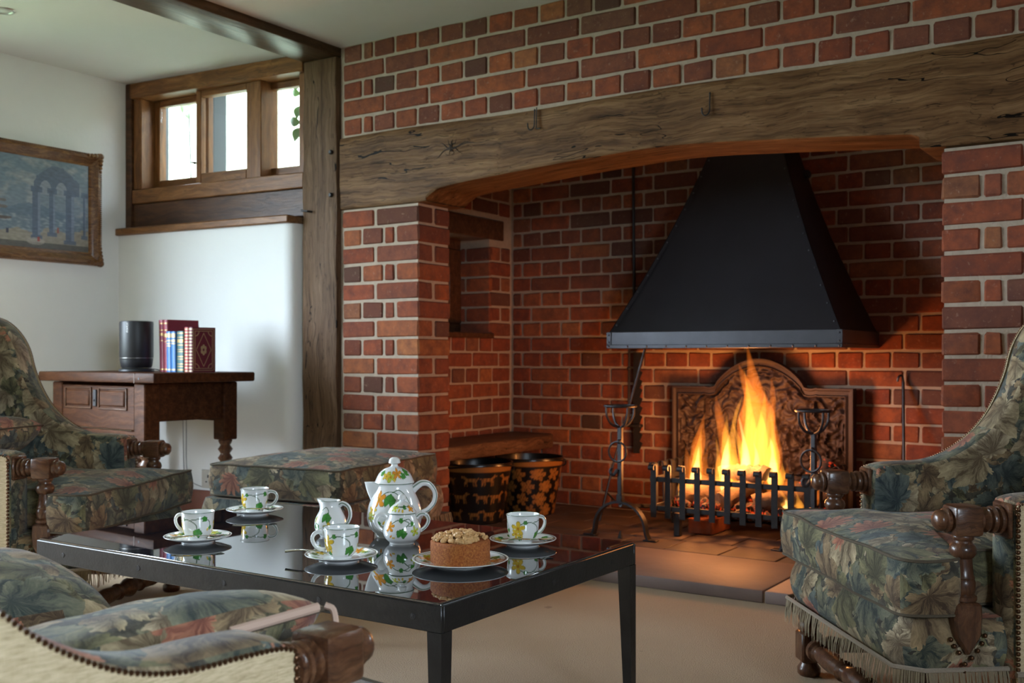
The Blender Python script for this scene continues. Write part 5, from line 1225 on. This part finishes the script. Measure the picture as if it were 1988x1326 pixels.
def spout(base_r, tip, zt, zb, n=14):
    # an open beak: a V-shaped lip growing out of the neck at -x
    V, F = [], []; seg = 15
    for i in range(n + 1):
        t = i / n; z = zb + (zt - zb) * t; reach = base_r + (tip - base_r) * (t ** 1.4) + 0.004 * math.sin(PI * t); hw_ = 0.024 * (0.25 + 0.75 * t ** 0.8); root = base_r - 0.014
        for k in range(seg):
            a = -1 + 2 * k / (seg - 1); x = -(root + (reach - root) * (1 - abs(a) ** 1.7)); V.append((x, a * hw_, z + 0.003 * (1 - abs(a)) * t))
    for i in range(n):
        for k in range(seg - 1): F.append((i * seg + k, i * seg + k + 1, (i + 1) * seg + k + 1, (i + 1) * seg + k))
    return thick((V, F), (0.0028, 0, 0))
white_china('spout', spout(0.050, 0.0685, 0.1215, 0.072), pot)
h, ln = handle([(0.037, 0, 0.100), (0.050, 0, 0.112), (0.064, 0, 0.120), (0.080, 0, 0.116), (0.092, 0, 0.098), (0.090, 0, 0.076), (0.077, 0, 0.060), (0.063, 0, 0.052), (0.058, 0, 0.042)], lambda s: 0.0095 - 0.0038 * min(1, s * 2.2), 7, 0.8, 18)
white_china('handle', h, pot, ln)
# ---- sugar bowl
sx_, sy_ = 1.702, -1.640
sug = thing('sugar_bowl', 'small lidded white sugar bowl with two handles before the coffee pot', 'sugar bowl', (sx_, sy_, TZ), face(sx_, sy_) + R(90))
sp_ = dense([(0.0005, 0.003), (0.023, 0.003), (0.024, 0.0), (0.027, 0.0), (0.029, 0.004), (0.037, 0.012), (0.0415, 0.026), (0.039, 0.042), (0.033, 0.055), (0.0295, 0.064), (0.0305, 0.0665), (0.0285, 0.0665), (0.027, 0.06)], 9)
FS = -PI / 2 * 0.037
sst = [('vine', [(FS + x, y) for x, y in curve_([(-0.026, 0.045), (-0.012, 0.054), (0.004, 0.054), (0.016, 0.048), (0.010, 0.042), (0.004, 0.036)])]), ('vine', [(FS + x, y) for x, y in curve_([(0.004, 0.054), (0.018, 0.056), (0.024, 0.044), (0.014, 0.042)])]), ('leaf', FS - 0.001, 0.026, 0.0115, R(75)), ('leaf', FS - 0.002, 0.054, 0.006, R(200)), ('leaf', FS + 0.024, 0.046, 0.006, R(90)), ('bloom', FS - 0.027, 0.040, 0.012, R(20), ORA), ('bloom', FS + 0.028, 0.030, 0.011, R(30), LIME), ('bud', FS - 0.024, 0.020, 0.004, R(40), ORA), ('bud', FS - 0.018, 0.017, 0.004, R(10), YEL)]
it = max(range(len(sp_)), key=lambda i: sp_[i][1]); china('bowl_body', china_lathe(sp_, 280, sst, [(it - 1, 0.0009)], uR=0.037, first=25, last=it), sug)
sl = dense([(0.0310, 0.066), (0.0318, 0.0675), (0.0305, 0.070), (0.024, 0.080), (0.012, 0.089), (0.006, 0.092), (0.0055, 0.095), (0.0095, 0.0965), (0.0095, 0.099), (0.007, 0.1055), (0.0005, 0.108)], 8)
FQ = -PI / 2 * 0.025
china('lid', china_lathe(sl, 220, [('bloom', FQ - 0.016, 0.079, 0.008, R(10), LIME), ('leaf', FQ + 0.006, 0.081, 0.005, R(180)), ('bloom', FQ + 0.020, 0.078, 0.008, R(0), ORA), ('bud', FQ - 0.006, 0.075, 0.004, R(80), YEL), ('bud', FQ + 0.001, 0.074, 0.004, R(90), YEL), ('vine', [(FQ + x, y) for x, y in curve_([(-0.018, 0.083), (-0.005, 0.082), (0.006, 0.082), (0.018, 0.083)])])], [(5, 0.0009)], uR=0.025, first=9), sug)
for s in (1, -1):
    h, ln = handle([(s * 0.030, 0, 0.054), (s * 0.040, 0, 0.063), (s * 0.052, 0, 0.062), (s * 0.058, 0, 0.050), (s * 0.052, 0, 0.036), (s * 0.040, 0, 0.026)], lambda q: 0.0052 - 0.0015 * q, 6, 0.75)
    white_china('handle', h, sug, ln)
# ---- milk jug
jx, jy = 1.508, -1.660
jug = thing('milk_jug', 'small white milk jug with a green leaf left of the coffee pot', 'jug', (jx, jy, TZ), face(jx, jy) + R(90) + R(-28))
jp = dense([(0.0005, 0.003), (0.019, 0.003), (0.020, 0.0), (0.0225, 0.0), (0.025, 0.004), (0.033, 0.012), (0.0365, 0.025), (0.034, 0.041), (0.0265, 0.056), (0.0215, 0.068), (0.0215, 0.076), (0.0230, 0.081), (0.0215, 0.081), (0.0195, 0.074), (0.0195, 0.06)], 8)
FJ = (-PI / 2 + R(28)) * 0.033 - 0.016
jst = [('vine', [(FJ + x, y) for x, y in curve_([(-0.014, 0.060), (0.0, 0.068), (0.010, 0.060), (0.008, 0.048)])]), ('leaf', FJ + 0.006, 0.045, 0.0120, R(75)), ('leaf', FJ - 0.016, 0.063, 0.006, R(200)), ('leaf', FJ - 0.018, 0.024, 0.009, R(100)), ('bloom', FJ + 0.012, 0.024, 0.013, R(20), YEL), ('bud', FJ - 0.008, 0.018, 0.004, R(70), LIME), ('bloom', FJ - 0.022, 0.040, 0.008, R(20), LIME)]
it = max(range(len(jp)), key=lambda i: jp[i][1]); s, col = china_lathe(jp, 260, jst, [(it - 2, 0.0009)], uR=0.033, first=22, last=it)
s = ([(x - (0.012 * max(0, -math.cos(math.atan2(y, x))) ** 3 * max(0, (z - 0.06) / 0.021) if x < 0 else 0), y, z + (0.003 * max(0, (z - 0.06) / 0.021) * max(0, -math.cos(math.atan2(y, x))))) for x, y, z in s[0]], s[1])
china('jug_body', (s, col), jug)
h, ln = handle([(0.021, 0, 0.070), (0.032, 0, 0.076), (0.046, 0, 0.068), (0.050, 0, 0.050), (0.044, 0, 0.034), (0.033, 0, 0.024)], lambda q: 0.0055 - 0.0015 * q, 6, 0.8); white_china('handle', h, jug, ln)
# ---- plate and cake
cxk, cyk = 1.955, -1.768
PL = saucer_mesh(0.094, 0.0125, 4, 320); pm = make_mesh('cake_plate', PL[0], 'painted_china', angle=50); set_col(pm, PL[1])
pl_ = tag(link('cake_plate', pm), 'white plate with a floral rim under the nut-topped cake', 'plate'); pl_.location = (cxk, cyk, TZ)
cake = thing('cake', 'small round brown sponge cake with chopped walnuts on top', 'cake', (cxk, cyk, TZ + 0.0065))
obj('sponge', chaos(lathe([(0.0005, 0.0)] + [(0.058 * k / 4, 0.0) for k in range(1, 5)] + [(0.0585, 0.002), (0.0588, 0.012), (0.0582, 0.022), (0.0588, 0.032), (0.0585, 0.041), (0.0565, 0.0435)] + [(0.0565 * k / 4, 0.0445) for k in (3, 2, 1)] + [(0.0005, 0.0445)], 72), 0.0008, 120, 1), 'cake_sponge', cake, angle=60)
nt_ = []
rnd = random.Random(3)
for k in range(360):
    rr = 0.053 * math.sqrt(rnd.random()); a = rnd.uniform(0, 2 * PI); x, y = rr * math.cos(a), rr * math.sin(a)
    va_ = face(cxk, cyk)
    if x * math.cos(va_ + PI / 2) + y * math.sin(va_ + PI / 2) > 0.030 and rnd.random() < 0.85: continue
    sz = rnd.uniform(0.0026, 0.0056); hgt = 0.0465 + 0.016 * (1 - (rr / 0.055) ** 2) * rnd.uniform(0.2, 1.0)
    b_ = box(-sz, sz, -sz * 0.8, sz * 0.8, -sz * 0.7, sz * 0.7, sz * 0.3)
    nt_.append(xf(b_, T(x, y, hgt) @ RZ(rnd.uniform(0, 6)) @ RX(rnd.uniform(-1, 1))))
tag(obj('chopped_nuts', cat(*nt_), 'nuts', cake, angle=20), kind='stuff')

# ================================================================== SIDE TABLE AND WHAT STANDS ON IT
sid = thing('side_table', 'old dark oak side table with one panelled drawer beneath the strip window', 'table', (-0.246, -0.790, 0), R(-4))
# local origin: front right corner of the top; x to the left is negative, y to the back
SZ = 0.744
obj('table_top', chaos(box(-0.866, 0.0, 0.0, 0.494, SZ - 0.040, SZ, 0.007, 2), 0.0025, 8, 1), 'table_oak', sid)
obj('end_cleat', box(-0.135, -0.129, -0.001, 0.02, SZ - 0.041, SZ - 0.001, 0.001), 'dark_oak', sid); obj('dowel', xf(lathe([(0.006, 0), (0.005, 0.002)], 10), T(-0.10, 0.001, SZ - 0.022) @ RX(R(90))), 'black_iron', sid)
z0, z1 = 0.500, SZ - 0.043
obj('side_apron', box(-0.150, -0.132, 0.09, 0.44, z0 + 0.045, z1, 0.003), 'table_oak', sid); obj('side_apron', box(-0.79, -0.772, 0.09, 0.44, z0 + 0.045, z1, 0.003), 'table_oak', sid); obj('rear_apron', box(-0.74, -0.19, 0.45, 0.465, z0 + 0.03, z1, 0.003), 'table_oak', sid)
dr = obj('drawer', cat(box(-0.738, -0.196, 0.042, 0.060, z0 + 0.010, z1 - 0.012, 0.003)), 'table_oak', sid)
for x0, x1 in ((-0.700, -0.520), (-0.440, -0.258)):
    obj('raised_panel', box(x0, x1, 0.034, 0.044, z1 - 0.098, z1 - 0.032, 0.006), 'table_oak', dr)
    obj('panel_moulding', cat(box(x0 - 0.014, x1 + 0.014, 0.036, 0.043, z1 - 0.026, z1 - 0.020, 0.002), box(x0 - 0.014, x1 + 0.014, 0.036, 0.043, z1 - 0.112, z1 - 0.104, 0.002), box(x0 - 0.014, x0 - 0.006, 0.036, 0.043, z1 - 0.112, z1 - 0.020, 0.002), box(x1 + 0.006, x1 + 0.014, 0.036, 0.043, z1 - 0.112, z1 - 0.020, 0.002)), 'dark_oak', dr)
obj('lock_plate', cat(box(-0.492, -0.468, 0.036, 0.043, z1 - 0.100, z1 - 0.030, 0.002), ball(0.005, 8, 6, (-0.48, 0.036, z1 - 0.075))), 'black_iron', dr)
obj('drawer_lip', box(-0.738, -0.196, 0.046, 0.060, z0 - 0.012, z0 + 0.006, 0.003), 'table_oak', sid)
legp = [(0.020, 0.0), (0.030, 0.006), (0.033, 0.022), (0.022, 0.036), (0.020, 0.044)]
z = 0.050
while z < 0.395:
    legp += [(0.020, z), (0.032, z + 0.018), (0.020, z + 0.036)]; z += 0.038
legp += [(0.026, z + 0.006), (0.030, z + 0.016), (0.024, z + 0.03)]
zt = z + 0.03
for x in (-0.774, -0.153):
    for y in (0.072, 0.455):
        obj('leg', xf(lathe([(r, q) for r, q in legp], 20), T(x, y, 0)), 'turned_oak_upright', sid)
        obj('leg_block', box(x - 0.038, x + 0.038, y - 0.036, y + 0.036, zt - 0.008, z1, 0.005), 'table_oak', sid)
for y in (0.072, 0.455): obj('stretcher', box(-0.75, -0.18, y - 0.015, y + 0.015, 0.05, 0.085, 0.004), 'table_oak', sid)
SM = T(-0.246, -0.790, 0) @ RZ(R(-4))
def on_side(x, y): return SM @ Vector((x, y, SZ))
# smart speaker
pos = on_side(-0.425, 0.20)
spk = thing('speaker', 'black cylindrical wireless speaker standing on its charging ring', 'speaker', tuple(pos), R(-4))
obj('body', xf(lathe([(0.060, 0.018), (0.066, 0.024), (0.070, 0.05), (0.071, 0.06), (0.072, 0.062), (0.072, 0.215), (0.070, 0.222), (0.060, 0.224), (0.001, 0.223)], 64), Matrix.Scale(0.97, 4)), 'speaker_black', spk)
obj('charging_ring', lathe([(0.001, 0), (0.071, 0.0), (0.074, 0.004), (0.072, 0.010), (0.064, 0.014), (0.060, 0.016), (0.001, 0.016)], 64), 'speaker_black', spk)
obj('grille_seam', xf(torus(0.0693, 0.0008, 64, 6), T(0, 0, 0.0595)), 'nickel', spk)
cv = bpy.data.curves.new('logo', 'FONT'); cv.body = 'SONOS'; cv.size = 0.0125; cv.extrude = 0.0; cv.align_x = 'CENTER'; cv.align_y = 'CENTER'
tmp = bpy.data.objects.new('tmp', cv); COL.objects.link(tmp); dg = bpy.context.evaluated_depsgraph_get(); lm = bpy.data.meshes.new_from_object(tmp.evaluated_get(dg)); bpy.data.objects.remove(tmp)
la = math.atan2(-3.436 - pos.y, 3.183 - pos.x) - R(-4) - R(33)
# the word runs down the front of the body
vv = [(v.co.x, v.co.y) for v in lm.vertices]; ff_ = [tuple(p.vertices) for p in lm.polygons]
lv = []
for x, y in vv:
    a = la + y / 0.0702; lv.append((0.0702 * math.cos(a), 0.0702 * math.sin(a), 0.188 + x))
tag(obj('logo', (lv, ff_), 'white_print', spk, smooth=False), 'small white lettering')
obj('power_lead', tube(spline([(0.066, 0.02, 0.004), (0.074, 0.028, 0.012), (0.076, 0.05, 0.010), (0.066, 0.09, 0.003), (0.04, 0.16, 0.003)], 6), 0.0018, 6), 'cable_black', spk)
def book(label, x, y, th, H, D, mat, rz=-4, lean=0.0, bands=(), blocks=(), group='old hardback books on the side table', gm='pale_gilt'):
    p = on_side(x, y); b_ = thing('book', label, 'book', tuple(p), R(rz), group)
    # spine looks to -y; thickness along x, depth along +y
    L = RY(lean); g = 0.0025; r = th / 2
    spine = [(-r, 0.006)] + [(-r * math.cos(a), 0.006 - 0.005 * math.sin(a)) for a in np.linspace(0, PI, 9)] + [(r, 0.006)]
    cover = cat(prism(spine + [(r - g, 0.008), (-r + g, 0.008)], 0, H, 'z'), box(-r, -r + g, 0.006, D, 0, H), box(r - g, r, 0.006, D, 0, H))
    obj('cover', xf(cover, L), mat, b_); obj('pages', xf(box(-r + g, r - g, 0.008, D - 0.004, 0.003, H - 0.003), L), 'book_pages', b_, smooth=False)
    gt = []
    for zc, hh in bands: gt.append(prism([(-r * 1.01 * math.cos(a), 0.0055 - 0.0055 * math.sin(a)) for a in np.linspace(0.1, PI - 0.1, 9)] + [(0, 0.006)], H * zc - hh / 2, H * zc + hh / 2, 'z'))
    if gt: tag(obj('gilt_bands', xf(cat(*gt), L), gm, b_), kind='stuff')
    return b_
bx, by = -0.336, 0.25
def bk(label, th, H, D, mat, lean, bands, dy=0.0, gm='pale_gilt', gap=0.0):
    global bx
    o = book(label, bx + th / 2, by + dy, th, H, D, mat, -4, lean, bands, gm=gm); bx += th + 0.0015 + gap; return o
bk('tall crimson book with gilt spine, leftmost in the row', 0.031, 0.222, 0.160, 'book_crimson', R(-2.0), [(0.93, .005), (0.80, .004), (0.72, .012), (0.60, .003), (0.05, .006)], gm='gilt')
bk('tall crimson book with gilt spine, second from the left', 0.031, 0.222, 0.160, 'book_crimson', R(-2.0), [(0.93, .005), (0.80, .004), (0.70, .014), (0.58, .003), (0.05, .006)], gm='gilt')
bk('slim light blue book beside the crimson pair', 0.031, 0.172, 0.12, 'book_blue', R(-1), [(0.90, .018), (0.77, .006), (0.70, .006), (0.64, .005), (0.06, .006)], -0.01)
bk('slim light blue book beside the green one', 0.031, 0.171, 0.12, 'book_blue', R(-1), [(0.90, .018), (0.77, .010), (0.70, .005), (0.06, .006)], -0.01)
bk('dark green book with many gilt bands across its spine', 0.046, 0.172, 0.12, 'book_green', 0, [(0.95, .004), (0.85, .003), (0.76, .014), (0.66, .003), (0.55, .003), (0.50, .003), (0.38, .004), (0.32, .003), (0.20, .004), (0.14, .003), (0.06, .005)], -0.005, 'gilt', 0.012)
bk('bright red book with a chain of gilt dots down its spine', 0.027, 0.187, 0.117, 'book_red', 0, [(k / 14 + 0.03, .0045) for k in range(14)], -0.01)
mb_ = bk('maroon book with gilt diamond tooling, its front cover showing', 0.027, 0.187, 0.117, 'book_maroon', 0, [(k / 14 + 0.03, .0045) for k in range(14)], -0.01)
# front cover plane of the maroon book is its local -x... tooling sits on the face that looks at the room
H_, D_ = 0.187, 0.117; q = []
def bar2(y0, z0_, y1, z1_, w=0.0012):
    a = math.atan2(z1_ - z0_, y1 - y0); dy, dz = -math.sin(a) * w, math.cos(a) * w
    return prism([(y0 - dy, z0_ - dz), (y1 - dy, z1_ - dz), (y1 + dy, z1_ + dz), (y0 + dy, z0_ + dz)], 0.0132, 0.0142, 'x')
for i_ in (0.008, 0.016): q += [bar2(i_, i_, D_ - i_, i_), bar2(i_, H_ - i_, D_ - i_, H_ - i_), bar2(i_, i_, i_, H_ - i_), bar2(D_ - i_, i_, D_ - i_, H_ - i_)]
q += [bar2(D_ / 2, 0.024, 0.022, H_ / 2), bar2(0.022, H_ / 2, D_ / 2, H_ - 0.024), bar2(D_ / 2, H_ - 0.024, D_ - 0.022, H_ / 2), bar2(D_ - 0.022, H_ / 2, D_ / 2, 0.024)]
for cy_, cz_ in ((0.016, 0.016), (D_ - 0.016, 0.016), (0.016, H_ - 0.016), (D_ - 0.016, H_ - 0.016)):
    sy = 1 if cy_ < D_ / 2 else -1; sz = 1 if cz_ < H_ / 2 else -1
    ar = [(cy_ + sy * 0.020 * math.cos(a), cz_ + sz * 0.020 * math.sin(a)) for a in np.linspace(0, PI / 2, 8)]
    q += [bar2(*a, *b2, 0.0016) for a, b2 in zip(ar[:-1], ar[1:])]
for k in range(6):
    a = k * PI / 3 + PI / 6; q.append(xf(ball(0.006, 8, 6, (0, 0, 0), 1.5), T(0.0136, D_ / 2 + 0.010 * math.cos(a), H_ / 2 + 0.014 * math.sin(a)) @ Matrix.Scale(0.12, 4, (1, 0, 0))))
obj('gilt_tooling', cat(*q), 'pale_gilt', mb_)

# ---- wall things
sk = thing('power_socket', 'brushed steel power socket low on the white wall by the ottoman', 'socket', tuple(WM @ Vector((-0.522, -0.0705, 0.237))), WA)
obj('plate', box(-0.043, 0.043, -0.005, 0.0, -0.043, 0.043, 0.002), 'nickel', sk); obj('socket_holes', cat(box(-0.005, 0.005, -0.0065, -0.004, 0.006, 0.020), box(-0.017, -0.008, -0.0065, -0.004, -0.016, -0.010), box(0.008, 0.017, -0.0065, -0.004, -0.016, -0.010)), 'cable_black', sk); obj('rocker_switch', box(0.022, 0.034, -0.008, -0.004, 0.012, 0.030, 0.001), 'nickel', sk)
def wl(x, z, y=-0.073): return tuple(WM @ Vector((x, y, z)))
tag(obj('cable', tube(spline([wl(-0.66, 0.70), wl(-0.665, 0.45), wl(-0.655, 0.25), wl(-0.57, 0.20), wl(-0.53, 0.225)], 8), 0.0022, 6), 'cable_grey'), 'thin grey lead hanging down the white wall behind the side table', 'cable')
tag(obj('cable', tube(spline([wl(-0.69, 0.70), wl(-0.685, 0.40), wl(-0.68, 0.22), wl(-0.69, 0.19)], 8), 0.0018, 6), 'cable_grey'), 'second thinner grey lead beside the first behind the side table', 'cable')
# ---- framed painting on the left wall
pic = thing('framed_painting', 'harbour painting with ruined arches in an ornate gilt brown frame', 'painting', (LW, -0.665, 1.515)); PWD, PHT = 0.76, 0.535
def mould(L): return [(0.0, 0.0), (0.024, 0.0), (0.036, 0.010), (0.037, 0.022), (0.026, 0.036), (0.018, 0.048), (0.016, 0.060), (0.0, 0.062)]
def frame_side(L, M):
    prof = mould(L); V, F = [], []; n = len(prof)
    for e in (-1, 1):
        for d, w in prof: V.append((d, e * (L / 2 - w), -w))
    for k in range(n): F.append((k, (k + 1) % n, n + (k + 1) % n, n + k))
    F += [tuple(range(n)), tuple(range(n, 2 * n))]
    return xf((V, F), M)
for L, M in ((PWD, T(0, 0, PHT / 2)), (PWD, T(0, 0, -PHT / 2) @ RX(PI)), (PHT, T(0, PWD / 2, 0) @ RX(R(-90))), (PHT, T(0, -PWD / 2, 0) @ RX(R(90)))):
    fs = obj('frame_moulding', frame_side(L, M), 'frame_gilt_wood', pic, angle=30)
    bd = [ball(0.0042, 6, 5, (0.033, y, -0.005)) for y in np.arange(-L / 2 + 0.02, L / 2 - 0.02, 0.0095)]
    tag(obj('beading', xf(cat(*bd), M), 'frame_gilt_wood', fs), kind='stuff')
for sy in (-1, 1):
    for sz in (-1, 1):
        orn = []
        for k in range(9):
            a = k * 0.7; orn.append(ball(0.017 - 0.0012 * k, 8, 6, (0.036, sy * (PWD / 2 - 0.010 - 0.010 * k * 0.9 * (k % 2)), sz * (PHT / 2 - 0.010 - 0.010 * k * 0.9 * ((k + 1) % 2)))))
        tag(obj('corner_ornament', cat(*orn), 'frame_gilt_wood', pic), kind='stuff')
nx, ny = 260, 180; hw2, hh2 = PWD / 2 - 0.058, PHT / 2 - 0.058; V, F = [], []
for j in range(ny + 1):
    for i in range(nx + 1): V.append((0.013, -hw2 + 2 * hw2 * i / nx, -hh2 + 2 * hh2 * j / ny))
for j in range(ny):
    for i in range(nx): F.append((j * (nx + 1) + i, j * (nx + 1) + i + 1, (j + 1) * (nx + 1) + i + 1, (j + 1) * (nx + 1) + i))
U = np.array([v[1] for v in V]) / hw2; Vv = np.array([v[2] for v in V]) / hh2
nzv = np.array([mnoise.fractal(Vector((u * 3, v * 3, 0)), 0.8, 2.0, 5) for u, v in zip(U, Vv)]); nzf = np.array([mnoise.noise(Vector((u * 14, v * 22, 3))) for u, v in zip(U, Vv)])
c = np.tile(np.array([[0.16, 0.19, 0.21]]), (len(V), 1)); sky = sstep(Vv, -0.2, 1.0)
c = blend(c, sky * 0.6, (0.10, 0.145, 0.165)); c = blend(c, np.clip(nzv * 0.8, 0, 0.55), (0.33, 0.31, 0.27))
hill = (Vv < -0.12 + 0.10 * np.sin(U * 5 + 1) + 0.06 * nzf) & (Vv > -0.32); c = blend(c, hill * 0.7, (0.085, 0.12, 0.15))
sea = (Vv <= -0.28) & (Vv > -0.62); c = blend(c, sea * 0.8, (0.12, 0.155, 0.175)); c = blend(c, sea * np.clip(nzf, 0, 0.5), (0.27, 0.28, 0.27))
shore = Vv < -0.60 + 0.10 * nzv + 0.10 * (U - 0.1); c = blend(c, shore * 0.9, (0.25, 0.21, 0.15)); c = blend(c, (shore & (Vv < -0.86)) * 0.8, (0.055, 0.050, 0.045))
stone = (0.085, 0.105, 0.14); lite = (0.20, 0.23, 0.27)
def rect(u0, u1, v0, v1): return ((U > u0) & (U < u1) & (Vv > v0) & (Vv < v1)).astype(float)
mass = rect(0.16, 0.84, 0.30, 0.62 ) * (Vv < 0.86 - 2.2 * (U - 0.46) ** 2); mass = np.maximum(mass, ((np.abs(U - 0.48) < 0.36) & (Vv > 0.25) & (Vv < 0.86 - 3.0 * (U - 0.48) ** 2 + 0.04 * nzf)).astype(float))
c = blend(c, mass * 0.92, stone)
for u0, w_ in ((0.28, 0.10), (0.53, 0.10)): c = blend(c, (((U - u0 - 0.02) / w_) ** 2 + ((Vv - 0.22) / 0.30) ** 2 < 1) * (Vv > 0.2) * 0.95, (0.20, 0.22, 0.235))
for u0, u1, lo in ((0.10, 0.22, -0.74), (0.36, 0.45, -0.66), (0.62, 0.76, -0.80), (0.90, 0.95, -0.66)):
    c = blend(c, rect(u0, u1, lo, 0.34) * 0.94, stone); c = blend(c, rect(u1 - 0.35 * (u1 - u0), u1, lo, 0.3) * 0.6, lite); c = blend(c, rect(u0 - 0.03, u1 + 0.03, 0.24, 0.36) * 0.9, stone); c = blend(c, rect(u0 - 0.03, u1 + 0.03, lo - 0.05, lo + 0.04) * 0.9, stone)
c = blend(c, rect(-0.415, -0.405, -0.45, 0.15) * 0.8, (0.09, 0.07, 0.06))
for uu, v0, w_ in ((-0.41, -0.02, 0.12), (-0.41, -0.16, 0.14)): c = blend(c, ((np.abs(U - uu) < w_ * (1 - np.abs(Vv - v0) * 6)) & (np.abs(Vv - v0) < 0.03)) * 0.8, (0.14, 0.10, 0.08))
c = blend(c, (((U + 0.38) / 0.17) ** 2 + ((Vv + 0.38) / 0.05) ** 2 < 1) * (Vv < -0.36) * 0.85, (0.10, 0.065, 0.05))
c = blend(c, (((U - 0.15) / 0.14) ** 2 + ((Vv + 0.84) / 0.08) ** 2 < 1) * 0.6, (0.33, 0.28, 0.22)); c = blend(c, rect(0.17, 0.21, -0.84, -0.74), (0.28, 0.06, 0.05)); c = blend(c, rect(-0.30, -0.26, -0.72, -0.62), (0.05, 0.05, 0.07)); c = blend(c, rect(0.48, 0.51, -0.62, -0.50), (0.25, 0.08, 0.06))
c *= (1.25 + 0.3 * nzf)[:, None] * np.array([[0.95, 1.0, 1.12]])
cm = make_mesh('canvas', (V, F), 'painted_canvas'); set_col(cm, np.hstack([np.clip(c, 0.005, 1), np.ones((len(V), 1))])); link('canvas', cm, pic)
obj('backing_board', box(0.001, 0.011, -PWD / 2 + 0.01, PWD / 2 - 0.01, -PHT / 2 + 0.01, PHT / 2 - 0.01), 'dark_oak', pic)
# ---- recessed ceiling spotlight, switched off
sl_ = thing('ceiling_spotlight', 'small recessed ceiling spotlight in the top left corner', 'light', (-0.755, -1.10, CEIL))
obj('trim_ring', xf(torus(0.038, 0.006, 32, 8), T(0, 0, -0.001)), 'lamp_trim', sl_); obj('bulb', lathe([(0.001, -0.006), (0.022, -0.005), (0.028, -0.001), (0.028, 0.0)], 24), 'lamp_glass', sl_)
